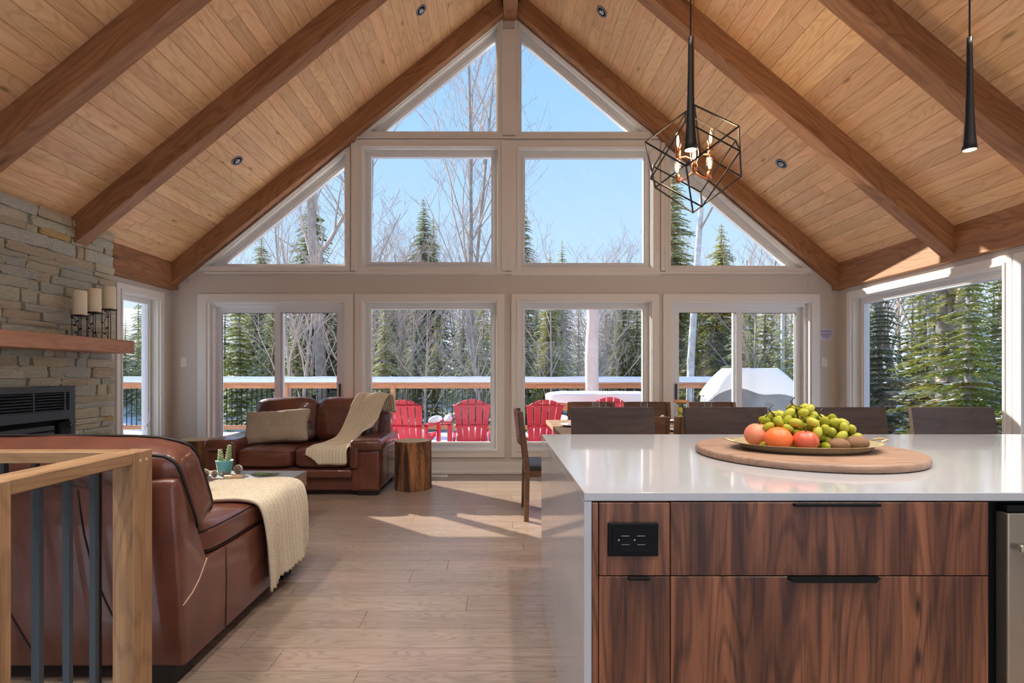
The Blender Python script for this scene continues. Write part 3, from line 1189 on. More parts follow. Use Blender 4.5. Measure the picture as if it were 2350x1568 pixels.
for a, b in ((SX1 - .14, 2.22), (SX1 - .14, 3.30), (SX0 + .1, 2.22), (SX0 + .1, 3.30)):
    MB().box(a - .1, a + .1, b - .06, b + .06, .0005, .075).build('foot', legblk, sofa)
# seams on the end panel and on the back
xs = SX1 + .001
MB().tube([(xs, 2.475, .452), (xs, 2.478, .3), (xs, 2.47, .08)], .0025, 5).build('seam', piping, sofa)
MB().tube([(xs, 2.31, .455), (xs, 2.29, .43), (xs, 2.25, .385), (xs, 2.2, .35), (xs, 2.135, .325)], .0028, 5).build('stitching', thread, sofa)
for x0, x1 in ((-1.62, -1.42), (-2.02, -1.82), (-2.5, -2.3)):
    pts = []
    for i in range(9):
        t = i / 8
        z = .80 - t * .72
        pts.append((x0 + (x1 - x0) * (t ** 2.2), 2.075 + (.80 - z) * .1027 - .002, z))
    MB().tube(pts, .003, 5).build('seam', piping, sofa)
MB().tube([(SX0 + .02, 2.083, .775), (SX1 - .02, 2.083, .775)], .004, 5).build('seam', piping, sofa)

# ---- cream throw over the sofa end
def throw_sheet(name, label, fn, nu, nv, ribs, at, amp=.012):

    def f(u, v):
        p = Vector(fn(u, v))
        e = .004
        du = Vector(fn(min(1, u + e), v)) - Vector(fn(max(0, u - e), v))
        dv = Vector(fn(u, min(1, v + e))) - Vector(fn(u, max(0, v - e)))
        n = du.cross(dv)
        n = n.normalized() if n.length > 1e-9 else Vector((0, 0, 1))
        return p + n * amp * abs(math.sin(math.pi * ribs * u)) ** .6
    mb = MB().grid(nu, nv, f)
    o = mb.build(name, knit, None, at)
    md = o.modifiers.new('thick', 'SOLIDIFY')
    md.thickness = .008
    md.offset = 0
    return tag(o, label, 'throw blanket')


def path_at(pts, t):
    L = [0]
    for a, b in zip(pts, pts[1:]):
        L.append(L[-1] + (Vector(b) - Vector(a)).length)
    s = t * L[-1]
    for i in range(len(pts) - 1):
        if s <= L[i + 1] + 1e-9:
            k = (s - L[i]) / max(1e-9, L[i + 1] - L[i])
            return Vector(pts[i]).lerp(Vector(pts[i + 1]), k)
    return Vector(pts[-1])


def smooth_path(pts, n=40, it=6):
    q = [path_at(pts, i / (n - 1)) for i in range(n)]
    for _ in range(it):
        q = [q[0]] + [(q[i - 1] + q[i] * 2 + q[i + 1]) / 4 for i in range(1, n - 1)] + [q[-1]]
    return q


tp = smooth_path([(-1.72, 0, .592), (-1.5, 0, .602), (-1.32, 0, .612), (-1.21, 0, .595), (-1.19, 0, .45), (-1.195, 0, .09)], 50, 10)


def f_throw1(u, v):
    c = path_at(tp, v)
    drop = max(0, v - .45)
    y0 = 2.70 + .10 * v + .10 * drop
    y1 = 3.30 + .12 * v
    y = y0 + (y1 - y0) * u
    bulge = .018 * math.sin(u * 7 + v * 3) * drop
    return (c.x + bulge + .012 * math.sin(u * 19) * drop, y, c.z + .006 * math.sin(u * 9 + v * 5) + .07 * u * max(0, v - .9) * 6)


throw_sheet('throw_blanket', 'cream ribbed knit throw hanging over end of near leather sofa', f_throw1, 157, 64, 13, (-1.35, 3.0, .64), .02)

# ---- loveseat under the windows
ls = thing('loveseat', 'brown leather two seat sofa below the windows facing the camera', 'sofa', (-2.07, 5.9, 0))
LX0, LX1, LY0, LY1 = -2.965, -1.18, 5.43, 6.42
MB().box(LX0 + .06, LX1 - .06, LY0 + .045, LY1, .055, .285, .012, 3).build('base', leather, ls)
MB().box(LX0 + .29, LX1 - .29, LY0 - .005, LY0 + .1, .185, .275, .025, 4).build('front_roll', leather, ls)
MB().box(LX0 + .06, LX1 - .06, LY1 - .2, LY1, .285, .80, .03, 4).build('back_frame', leather, ls)
for sg, xa in ((-1, LX0), (1, LX1)):
    xi = xa - sg * .30
    ar = MB().box(xa - sg * .02, xi, LY0 + .025, LY1 - .01, .05, .50, .015, 3).build('arm', leather, ls)
    MB().box(xa + sg * .01, xi - sg * .015, LY0 - .01, LY1 - .02, .455, .575, .045, 4).build('arm_pad', leather, ar)
    MB().box(xi - sg * .015, xi + sg * .075, LY0 - .01, LY1 - .2, .285, .52, .02, 3).build('arm_inner', leather, ar)
    MB().box(xa - sg * .035, xi + sg * .09, LY0 + .015, LY0 + .03, .07, .44, .006).build('arm_panel', leather, ar)
    MB().tube([(xa - sg * .0195, 5.9, .07), (xa - sg * .0195, 5.9, .45)], .0025, 5).build('seam', piping, ar)
for k, cx in enumerate((-2.365, -1.780)):
    M = Matrix.Translation((cx, 5.83, .385))
    cu = MB().cushion(M, .583, .82, .225, 8., .22, 10, .008, 20 + k).build('seat_cushion', leather, ls)
    pipe_loop(M, .583, .82, .225, .75, 8., .22, .004).build('piping', leather, cu)
    M = frame_matrix(((-2.385, -1.70)[k], 6.13, .715), (1, .0, (.02, -.02)[k]), (0, .20, .98))
    MB().cushion(M, .70, .52, .27, 5., .42, 10, .022, 30 + k).build('back_cushion', leather, ls)
for a in (LX0 + .14, LX1 - .14):
    for b in (LY0 + .12, LY1 - .12):
        MB().box(a - .1, a + .1, b - .07, b + .07, .0005, .06).build('foot', legblk, ls)

M = frame_matrix((-2.375, 5.80, .672), (1, 0, .07), (.0, .42, .9))
pl = thing('cushion', 'oatmeal woven lumbar cushion on the loveseat', 'cushion', (-2.375, 5.8, .5))
MB().cushion(M, .69, .37, .17, 9., .8, 14, .014, 3, .10).build('cover', linen, pl)

tp2 = smooth_path([(-1.34, 6.33, .80), (-1.36, 6.27, 1.01), (-1.39, 6.12, 1.035), (-1.43, 5.995, .945), (-1.50, 5.92, .71), (-1.56, 5.87, .56), (-1.64, 5.70, .52), (-1.70, 5.50, .515), (-1.72, 5.40, .49), (-1.715, 5.385, .33)], 60, 5)


def f_throw2(u, v):
    c = path_at(tp2, v)
    w = .155 + .05 * v
    s = (u - .5) * 2
    z = c.z + .010 * math.sin(u * 11 + v * 6)
    x = c.x + s * w
    y = c.y - .004 * math.sin(u * 14 + v * 9)
    k = max(0, (v - .87) / .13)
    z -= k * (.10 - .16 * abs(s - .25))
    y -= .02 * max(0, v - .6) * math.sin(u * 9)
    over = max(0, -1.50 + .03 - (-x) if False else x + 1.52)
    if v > .45:
        z = max(z, c.z) if over <= 0 else z + min(.095, over * 1.3) * min(1, (v - .45) * 6)
    return (x, y, z)


throw_sheet('throw_blanket', 'cream ribbed knit throw over the back and seat of the loveseat', f_throw2, 97, 70, 12, (-1.5, 5.8, .5))

# ================================================================ COFFEE TABLE AND ITS THINGS
TZ = .42
ct = thing('coffee_table', 'low grey topped coffee table with thick wooden edge between the sofas', 'table', (-2.27, 4.15, 0))
MB().box(-2.95, -1.62, 3.76, 4.57, TZ - .02, TZ, .003).build('top', greyt, ct)
MB().box(-2.95, -1.62, 3.76, 4.57, TZ - .125, TZ - .02, .003).build('edge', tablew, ct)
for a in (-2.83, -1.78):
    for b in (3.88, 4.45):
        MB().box(a - .07, a + .07, b - .07, b + .07, .0005, TZ - .125, .004).build('leg', tablew, ct)

px_, py_ = -2.235, 4.40
pt = thing('potted_succulent', 'small teal pot with two upright succulents on coffee table', 'potted plant', (px_, py_, TZ))
MB().lathe([(.045, .0005), (.048, .004), (.066, .108), (.069, .115), (.064, .116), (.058, .1), (.001, .098)], (px_, py_, TZ), 28).build('pot', teal, pt)
MB().lathe([(.058, .101), (.001, .104)], (px_, py_, TZ), 20).build('soil', succ_in, pt)
rr = random.Random(5)
for sx, hh, lean in ((-.03, .105, -.006), (.03, .14, .012)):
    st = MB().tube([(px_ + sx, py_, TZ + .10), (px_ + sx + lean, py_, TZ + .10 + hh)], [.005, .003], 6).build('stem', succ, pt)
    nl = int(hh / .011)
    for i in range(nl):
        t = i / nl
        for s in range(4):
            a = math.pi / 2 * s + (math.pi / 4 if i % 2 else 0)
            rd = .026 * (1 - .45 * t)
            d = Vector((math.cos(a), math.sin(a), .25)).normalized()
            Mq = Vector((1, 0, 0)).rotation_difference(d).to_matrix()
            c = Vector((px_ + sx + lean * t, py_, TZ + .105 + hh * t)) + d * rd * .6
            MB().ell(c, (rd * .6, .009, .0045), 6, 4, Mq).build('leaf', succ, st)


def pinecone(x, y, s, lay, lab):
    r = thing('pine_cone', lab, 'pine cone', (x, y, TZ), 'pine cones on the coffee table')
    m = MB()
    m.ell((x, y, TZ + s * .95), (s * .6, s * .6, s * .9), 8, 6)
    m.build('core', cone_m, r)
    sc = MB()
    for i in range(7):
        z = TZ + s * (.25 + .25 * i)
        rad = s * (.62, .85, .92, .88, .75, .55, .3)[i]
        for j in range(8):
            a = 2 * math.pi * (j + .5 * (i % 2)) / 8
            d = Vector((math.cos(a), math.sin(a), .35)).normalized()
            q = Vector((-math.sin(a), math.cos(a), 0))
            c = Vector((x, y, z))
            b0, b1 = c + d * rad * .45 + q * s * .1, c + d * rad * .45 - q * s * .1
            t0, t1 = c + d * rad * 1.05 + q * s * .2, c + d * rad * 1.05 - q * s * .2
            up = Vector((0, 0, s * .07))
            sc.add([b0, b1, t1, t0, b0 + up, b1 + up, t1 + up, t0 + up], [(0, 1, 2, 3), (7, 6, 5, 4), (0, 4, 5, 1), (1, 5, 6, 2), (2, 6, 7, 3), (3, 7, 4, 0)])
    o = sc.build('scales', cone_m, r)
    o['kind'] = 'stuff'
    return r


pinecone(-2.36, 4.33, .030, 0, 'pine cone at the sofa side of the teal pot')
pinecone(-2.31, 4.26, .033, 0, 'pine cone in front of teal pot, outer one')
pinecone(-2.235, 4.245, .032, 0, 'pine cone directly in front of the teal pot')
pinecone(-2.17, 4.27, .028, 0, 'small pine cone between teal pot and wood slice')
pinecone(-2.118, 4.385, .042, 0, 'large upright pine cone beside the teal pot')
pinecone(-2.15, 4.46, .03, 0, 'pine cone behind the large upright one')
ws = thing('wood_slice', 'pale oval wood slice lying on coffee table by pine cones', 'wood slice', (-2.07, 4.22, TZ))
MB().lathe([(.072, .0005), (.076, .006), (.076, .022), (.072, .028), (.001, .028)], (-2.07, 4.22, TZ), 24, sx=1, sy=.6).build('slab', cutw, ws)
sp = thing('evergreen_sprig', 'flat green cedar sprig lying on the grey coffee table', 'sprig', (-1.93, 4.38, TZ))
rr = random.Random(11)
for k in range(4):
    a0 = -.4 + k * .35
    p0 = Vector((-2.02 + .02 * k, 4.40 - .03 * k, TZ + .004))
    d = Vector((math.cos(a0) * .9, math.sin(a0) * .4, 0)).normalized()
    br = MB().tube([p0, p0 + d * .2 + Vector((0, 0, .012))], [.002, .001], 5).build('twig', gstem, sp)
    m = MB()
    for i in range(9):
        for s in (-1, 1):
            b = p0 + d * (.03 + .019 * i) + Vector((0, 0, .005))
            q = (d * .6 + Vector((-d.y, d.x, 0)) * s).normalized()
            l = .05 * (1 - abs(i - 4) / 9)
            e = b + q * l
            n = Vector((-q.y, q.x, 0)) * .007
            m.add([b, b + q * l * .5 + n, e, b + q * l * .5 - n, b + q * l * .5 + Vector((0, 0, .006))], [(0, 1, 4), (1, 2, 4), (2, 3, 4), (3, 0, 4), (3, 2, 1, 0)])
    o = m.build('fronds', sprigm, br)
    o['kind'] = 'stuff'

# ---- log stumps
def stump(x, y, r, h, lab, seed):
    t = thing('log_stump', lab, 'stump', (x, y, 0), 'log stump side tables')
    rr = random.Random(seed)
    ph = [rr.uniform(0, 6.28) for _ in range(6)]
    k = 48

    def rad(a, z):
        return r * (1 + .03 * math.sin(3 * a + ph[0]) + .018 * math.sin(7 * a + ph[1]) + .012 * math.sin(15 * a + ph[2] + z * 2) + .008 * math.sin(23 * a + ph[3]) + .05 * max(0, .1 - z) * 3)
    MB().grid(k, 10, lambda u, v: (x + rad(u * 6.2832, v * h) * math.cos(u * 6.2832), y + rad(u * 6.2832, v * h) * math.sin(u * 6.2832), .0005 + v * (h - .001)), closed_u=True).build('bark', barkd, t)
    top = [(x + rad(a * 6.2832 / k, h) * math.cos(a * 6.2832 / k) * .995, y + rad(a * 6.2832 / k, h) * math.sin(a * 6.2832 / k) * .995) for a in range(k)]
    MB().prism(top, h - .02, h, 'xy').build('cut_face', stumptop, t)


stump(-.915, 5.83, .195, .52, 'round log stump table standing beside the loveseat arm', 1)
stump(-3.30, 5.95, .20, .52, 'log stump table in the corner past the loveseat', 2)

# ================================================================ KITCHEN ISLAND
IX0, IX1, IYF, IYB, IZ = .245, 3.32, 1.504, 2.943, .915
ctop = thing('island_countertop', 'white quartz island countertop with waterfall end', 'countertop', (1.78, 2.2, 0))
MB().box(IX0, IX1, IYF, IYB, IZ - .024, IZ, .0025, 2).build('slab', quartz, ctop)
MB().box(IX0, IX0 + .022, IYF + .001, IYB - .001, .0005, IZ - .0245, .0015, 1).build('waterfall_panel', quartz, ctop)
YF = 1.522
CZ = IZ - .0245


def front(name, x0, x1, z0, z1, parent, mat=walnut):
    o = piece(name, (x1 - x0, .019, z1 - z0), mat, Vector(((x0 + x1) / 2, YF - .0095 + .0, (z0 + z1) / 2)) - root_loc(parent), (0, 0, 0), parent, .0012)
    return o


c1 = thing('island_cabinet', 'narrow walnut island cabinet with black outlet beside the waterfall end', 'cabinet', (.39, 1.8, 0))
MB().box(.268, .4865, YF, 2.45, .0005, CZ - .0005).build('body', walnut, c1)
front('filler_strip', .268, .2845, .08, CZ - .004, c1)
front('outlet_panel', .287, .4855, .6825, CZ - .004, c1)
d1 = front('door', .287, .4855, .08, .6795, c1)
MB().box(.366, .428, YF - .030, YF - .0195, .672, .6805, .002, 1).build('edge_pull', blackp, d1)
ou = MB().box(.31, .452, YF - .026, YF - .0195, .738, .832, .003, 1).build('outlet', blackp, c1)
MB().prism(rect(.322, .44, .75, .82), YF - .029, YF - .026, 'xz').build('outlet_plate', inblack, ou)
for cx in (.358, .402):
    for zz, hh in ((.797, .002), (.773, .002)):
        MB().box(cx - .011, cx + .011, YF - .0305, YF - .029, zz - .0008, zz + .0008).build('socket_mark', chrome, ou)
    MB().lathe([(.003, 0), (.003, .0012)], n=8, M=Matrix.Translation((cx - .018, YF - .029, .785)) @ Matrix.Rotation(math.radians(90), 4, 'X')).build('ground_hole', chrome, ou)

c2 = thing('island_cabinet', 'wide walnut island cabinet with two deep drawers', 'cabinet', (.94, 1.8, 0))
MB().box(.4885, 1.381, YF, 2.45, .0005, CZ - .0005).build('body', walnut, c2)
dA = front('drawer', .4885, 1.379, .6825, CZ - .003, c2)
dB = front('drawer', .4885, 1.379, .08, .6795, c2)
MB().box(.83, 1.068, YF - .034, YF - .0195, CZ - .012, CZ - .0035, .001, 1).build('edge_pull', blackp, dA)
MB().add([(.815, YF - .034, .6805), (1.067, YF - .034, .6805), (1.067, YF - .0195, .6805), (.815, YF - .0195, .6805), (.83, YF - .036, .668), (1.052, YF - .036, .668), (1.067, YF - .0195, .672), (.815, YF - .0195, .672)],
         [(0, 1, 2, 3), (7, 6, 5, 4), (0, 4, 5, 1), (1, 5, 6, 2), (2, 6, 7, 3), (3, 7, 4, 0)]).build('edge_pull', blackp, dB)

dw = thing('dishwasher', 'stainless steel dishwasher set into the island beside the drawers', 'dishwasher', (1.75, 1.8, 0))
MB().box(1.3815, 2.05, YF + .012, 2.1, .0005, CZ - .0005).build('housing', inblack, dw)
dd = MB().box(1.425, 2.02, YF - .028, YF + .011, .1, .858, .004, 2).build('door', steel, dw)
MB().box(1.44, 2.005, YF - .052, YF - .040, .755, .776, .005, 2).box(1.45, 1.47, YF - .041, YF - .0285, .757, .774).build('handle', steel, dd)
MB().box(1.43, 2.015, YF - .02, YF + .011, .862, .878).build('control_strip', inblack, dw)
c3 = thing('island_cabinet', 'walnut island cabinet at the far end past the dishwasher', 'cabinet', (2.65, 1.8, 0))
MB().box(2.0515, IX1 - .02, YF, 2.45, .0005, CZ - .0005).build('body', walnut, c3)
front('drawer', 2.055, IX1 - .022, .6825, CZ - .003, c3)
front('drawer', 2.055, IX1 - .022, .08, .6795, c3)

# ---- board, tray and fruit
bx_, by_ = 1.245, 2.18
rb = thing('serving_board', 'large round wooden serving board on the island', 'board', (bx_, by_, IZ))
MB().lathe([(.398, .0005), (.408, .004), (.41, .012), (.41, .022), (.406, .029), (.398, .031), (.001, .031)], (bx_, by_, IZ), 72).build('disc', boardw, rb)
BZ = IZ + .0315
tx, ty = 1.235, 2.15
tr = thing('fruit_tray', 'oval gold rimmed metal tray on the round board', 'tray', (tx, ty, BZ))
MB().lathe([(.225, .0003), (.238, .002), (.250, .012), (.262, .024), (.288, .029), (.29, .031), (.262, .027), (.246, .014), (.234, .005), (.001, .004)], (tx, ty, BZ), 64, sx=1, sy=.70).build('dish', brass, tr)
for sgx in (-1, 1):
    MB().tube([(tx + sgx * .285, ty - .03, BZ + .031), (tx + sgx * .318, ty - .022, BZ + .04), (tx + sgx * .318, ty + .022, BZ + .04), (tx + sgx * .285, ty + .03, BZ + .031)], .004, 6).build('handle', brass, tr)
FZ = BZ + .0055


def fruit(name, lab, cat, x, y, r, mat, sq=.9, group=None, stem=False, z=0, rx=1):
    t = thing(name, lab, cat, (x, y, FZ + z), group)
    vs = []
    m = MB()
    pr = []
    for i in range(15):
        a = math.pi * i / 14
        rr_ = math.sin(a) * r * (1 + .04 * math.sin(a))
        zz = -math.cos(a) * r * sq
        if stem:
            zz -= .16 * r * math.exp(-(rr_ / (r * .3)) ** 2) * (1 if i > 7 else -.5)
        pr.append((max(rr_, 1e-4), zz + r * sq))
    m.lathe(pr, (x, y, FZ + z), 24, sx=rx)
    m.build('flesh', mat, t)
    if stem:
        MB().tube([(x, y, FZ + z + r * sq * 1.8), (x + .004, y, FZ + z + r * sq * 2.1)], .0025, 5).build('stem', gstem, t)
    return t


fruit('peach', 'pale pinkish peach at the end of the fruit tray', 'peach', 1.057, 2.16, .054, peach, .92, None, True)
fruit('orange', 'bright orange in front of the peach', 'orange', 1.085, 2.065, .048, orange, .95)
fruit('apple', 'red orange apple half hidden under the grapes', 'apple', 1.178, 2.045, .045, apple, .9, None, True)
fruit('kiwi', 'brown kiwi in front centre of the tray beneath the grapes', 'kiwi', 1.305, 2.045, .031, kiwi, .82, 'kiwis on the tray', rx=1.25)
fruit('kiwi', 'brown kiwi at tray edge with grape cluster on one side', 'kiwi', 1.385, 2.065, .034, kiwi, .85, 'kiwis on the tray', rx=1.35)
fruit('kiwi', 'brown kiwi furthest along the tray behind another kiwi', 'kiwi', 1.435, 2.15, .032, kiwi, .85, 'kiwis on the tray', rx=1.3)
gm = MB().ell((0, 0, 0), (.017, .017, .0245), 12, 8).mesh('grape', grape)
rr = random.Random(21)
placed = []
bunches = [('green grape bunch heaped highest on the fruit tray', 1.215, 2.15, .12, .105, .14, 54),
           ('green grape bunch trailing towards the kiwis', 1.325, 2.15, .105, .09, .095, 36),
           ('green grape bunch spilling over the peach and orange', 1.125, 2.145, .08, .075, .11, 24)]
for lab, cx, cy, ra, rb_, rc, cnt in bunches:
    t = thing('grape_bunch', lab, 'grapes', (cx, cy, FZ), 'bunches of green grapes')
    k = 0
    tries = 0
    while k < cnt and tries < 6000:
        tries += 1
        a = rr.uniform(0, 6.283)
        el = math.asin(rr.uniform(-.05, 1))
        sh = rr.choice([1., 1., .74])
        p = Vector((cx + ra * sh * math.cos(el) * math.cos(a), cy + rb_ * sh * math.cos(el) * math.sin(a), FZ + .022 + rc * sh * math.sin(el)))
        if any((p - q).length < .0305 for q in placed):
            continue
        if any((p - Vector(q)).length < rad_ for q, rad_ in (((1.057, 2.16, FZ + .05), .062), ((1.085, 2.065, FZ + .046), .058), ((1.178, 2.045, FZ + .04), .05), ((1.305, 2.045, FZ + .026), .044), ((1.385, 2.065, FZ + .03), .05), ((1.435, 2.15, FZ + .028), .046))):
            continue
        placed.append(p)
        o = bpy.data.objects.new('grape', gm)
        COL.objects.link(o)
        o.parent = t
        o.location = p - root_loc(t)
        o.rotation_euler = (rr.uniform(.5, 2.4), rr.uniform(-.9, .9), rr.uniform(0, 6.28))
        k += 1
    ax = cx - .03
    m = MB().tube([(ax + .03, cy, FZ + rc * .6), (ax + .01, cy - .01, FZ + rc + .02), (ax - .012, cy - .01, FZ + rc + .045), (ax + .004, cy - .012, FZ + rc + .062)], [.003, .003, .0025, .002], 6)
    m.tube([(ax - .008, cy - .01, FZ + rc + .036), (ax - .03, cy - .02, FZ + rc + .012)], .002, 5)
    m.tube([(ax - .002, cy - .01, FZ + rc + .03), (ax + .04, cy, FZ + rc + .02)], .002, 5)
    m.build('stem', gstem, t)

# ================================================================ SEATING AT ISLAND AND TABLE
def curved_panel(w, z0, z1, y_at, depth, th, curve):
    m = MB()
    k = 8
    vs = []
    for j in range(2):
        for i in range(k + 1):
            u = i / k - .5
            zz = (z0, z1)[j]
            yy = y_at(zz) - curve * (1 - 4 * u * u)
            vs.append((u * w, yy, zz))
    for j in range(2):
        for i in range(k + 1):
            q = vs[j * (k + 1) + i]
            vs.append((q[0], q[1] - th, q[2]))
    n = k + 1
    fs = []
    for i in range(k):
        fs += [(i, i + 1, n + i + 1, n + i), (2 * n + i, 3 * n + i, 3 * n + i + 1, 2 * n + i + 1), (i, 2 * n + i, 2 * n + i + 1, i + 1), (n + i, n + i + 1, 3 * n + i + 1, 3 * n + i)]
    fs += [(0, n, 3 * n, 2 * n), (k, 2 * n + k, 3 * n + k, n + k)]
    return m.add(vs, fs, False)


def make_stool():
    r = thing('counter_stool', 'x', 'stool', (0, 0, 0), 'dark counter stools along the island')
    y_at = lambda z: -.19 - (z - .64) * .16
    curved_panel(.50, .76, 1.043, lambda z: y_at(z), 0, .028, .018).build('backrest', darkwood, r)
    MB().box(-.22, .22, -.21, .21, .60, .645, .01, 2).build('seat', seatpad, r)
    MB().box(-.215, .215, -.205, .205, .55, .60, .004).build('seat_frame', darkwood, r)
    for s in (-1, 1):
        bar('leg', (s * .20, -.195, .0005), (s * .20, -.19, .62), .04, .04, darkwood, r)
        bar('back_post', (s * .20, -.215, .60), (s * .205, -.300, 1.02), .036, .03, darkwood, r)
        bar('leg', (s * .20, .19, .0005), (s * .20, .185, .60), .04, .04, darkwood, r)
        bar('stretcher', (s * .20, -.18, .22), (s * .20, .18, .22), .022, .03, darkwood, r)
    bar('stretcher', (-.19, .187, .25), (.19, .187, .25), .022, .03, darkwood, r)
    bar('stretcher', (-.19, -.187, .25), (.19, -.187, .25), .022, .03, darkwood, r)
    return r


st0 = make_stool()
for k, (xx, lab) in enumerate([(.70, 'dark wood counter stool, first from the waterfall end of the island'), (1.385, 'dark wood counter stool, second from waterfall end, behind the grapes'),
                               (2.10, 'dark wood counter stool, third from the waterfall end of the island'), (2.755, 'dark wood counter stool, fourth from waterfall end, by side windows')]):
    s = st0 if k == 0 else copy_tree(st0)
    s.location = (xx, 2.985, 0)
    s.rotation_euler = (0, 0, math.pi)
    s['label'] = lab


def make_chair():
    r = thing('dining_chair', 'x', 'chair', (0, 0, 0), 'dining chairs around the table')
    MB().box(-.235, .235, -.22, .23, .425, .47, .012, 2).build('seat', seatpad, r)
    MB().box(-.225, .225, -.21, .22, .365, .425, .004).build('apron', dinewood, r)
    for s in (-1, 1):
        # back post: leg below, raked back above
        prof = [(-.225, .0005), (-.185, .0005), (-.175, .44), (-.235, .925), (-.27, .92), (-.215, .44)]
        MB().prism([(q[0], q[1]) for q in prof], s * .245 - .02, s * .245 + .02, 'yz').build('leg', dinewood, r)
        bar('leg', (s * .215, .20, .0005), (s * .215, .195, .37), .04, .04, dinewood, r)
    curved_panel(.45, .64, .925, lambda z: -.21 - (z - .44) * .105, 0, .022, .022).build('backrest', dinewood, r)
    return r


ch0 = make_chair()
for k, (xx, yy, rz, lab) in enumerate([(.455, 4.78, -math.pi / 2, 'brown wooden dining chair at the table end beside the island waterfall'),
                                       (1.03, 4.27, 0, 'dining chair with back to island, behind first counter stool'),
                                       (1.60, 4.27, 0, 'dining chair with back to island, behind second counter stool'),
                                       (2.2, 4.27, 0, 'dining chair with back to island, behind third counter stool'),
                                       (1.07, 5.83, math.pi, 'dining chair with back to windows, below snowy outdoor table'),
                                       (1.70, 5.83, math.pi, 'dining chair with back to windows, near the cork lidded jar'),
                                       (2.44, 5.83, math.pi, 'dining chair with back to windows, in front of covered grill')]):
    c = ch0 if k == 0 else copy_tree(ch0)
    c.location = (xx, yy, 0)
    c.rotation_euler = (0, 0, rz)
    c['label'] = lab

dt = thing('dining_table', 'long wooden dining table behind the island set with plates', 'table', (1.7, 5.05, 0))
DX0, DX1, DY0, DY1, DZ = .525, 2.75, 4.38, 5.73, .752
for k in range(5):
    w = (DY1 - DY0) / 5
    bar('plank', (DX0, DY0 + w * (k + .5), DZ - .02), (DX1, DY0 + w * (k + .5), DZ - .02), w - .0015, .04, tablew, dt, .002)
for a in (DX0 + .42, DX1 - .42):
    MB().box(a - .05, a + .05, DY0 + .3, DY1 - .3, .05, DZ - .041, .004).build('pedestal', dinewood, dt)
    MB().box(a - .06, a + .06, DY0 + .2, DY1 - .2, .0005, .06, .004).build('foot', dinewood, dt)

for k, (xx, yy, lab) in enumerate([(.72, 5.05, 'plate setting at the table end'), (1.07, 5.5, 'one'), (1.70, 5.5, 'two'), (1.03, 4.6, 'three'), (1.60, 4.6, 'four')]):
    wh = ['at the end of the table by the lone chair', 'on the window side under the red chair view', 'on the window side by the lidded jar', 'on the island side behind the first stool', 'on the island side behind the second stool'][k]
    t = thing('dinner_plate', 'white dinner plate ' + wh, 'plate', (xx, yy, DZ), 'dinner plates on the dining table')
    MB().lathe([(.07, .0005), (.08, .003), (.13, .016), (.135, .018), (.13, .02), (.08, .008), (.001, .006)], (xx, yy, DZ), 28).build('dish', ceramic, t)
    n = thing('napkin', 'white folded napkin on the plate ' + wh, 'napkin', (xx, yy, DZ + .009), 'folded napkins')
    MB().add([(xx - .07, yy - .05, DZ + .0092), (xx + .07, yy - .05, DZ + .0092), (xx + .05, yy + .05, DZ + .0092), (xx - .05, yy + .05, DZ + .0092), (xx, yy - .02, DZ + .075), (xx, yy + .03, DZ + .07)],
             [(3, 2, 1, 0), (0, 1, 4), (1, 2, 5, 4), (2, 3, 5), (3, 0, 4, 5)]).build('cloth', napk, n)


def wine_glass(px, py, yy, lab):
    x = (px - CX) * yy / F
    t = thing('wine_glass', lab, 'glass', (x, yy, DZ), 'stemmed glasses on the dining table')
    MB().lathe([(.033, .0005), (.033, .002), (.004, .005), (.0035, .085), (.02, .1), (.038, .13), (.04, .16), (.034, .205), (.033, .205), (.038, .16), (.036, .132), (.001, .098)], (x, yy, DZ), 24).build('bowl', clear, t)


wine_glass(1367, 0, 5.42, 'stemmed glass in front of the snowy table and red chair')
wine_glass(1383, 0, 5.15, 'stemmed glass, inner one of the pair above first stool')
wine_glass(1478, 0, 5.42, 'stemmed glass above the far corner of the first stool')
wine_glass(1625, 0, 5.3, 'stemmed glass above the second stool by the jar')
wine_glass(1764, 0, 5.35, 'stemmed glass below the covered grill')
jx, jy = (1564 - CX) * 5.2 / F, 5.2
jr = thing('lidded_jar', 'tall glass jar with cork lid and lemons on dining table', 'jar', (jx, jy, DZ))
MB().lathe([(.06, .0005), (.064, .004), (.064, .19), (.05, .205), (.046, .205), (.06, .188), (.06, .006), (.001, .005)], (jx, jy, DZ), 28).build('body', clear, jr)
MB().lathe([(.046, .2), (.046, .212), (.072, .214), (.074, .222), (.07, .24), (.001, .242)], (jx, jy, DZ), 24).build('lid', cork, jr)
for k, (dx, dz) in enumerate([(-.02, .14), (.022, .05), (-.015, .07)]):
    t = thing('lemon', ['yellow lemon at top of the lidded jar', 'yellow lemon at bottom of the lidded jar', 'yellow lemon in middle of the lidded jar'][k], 'lemon', (jx + dx, jy - .01, DZ + dz - .03))
    MB().ell((jx + dx, jy - .01 + .012 * k, DZ + dz), (.027, .027, .034), 14, 10).build('rind', lemon, t)

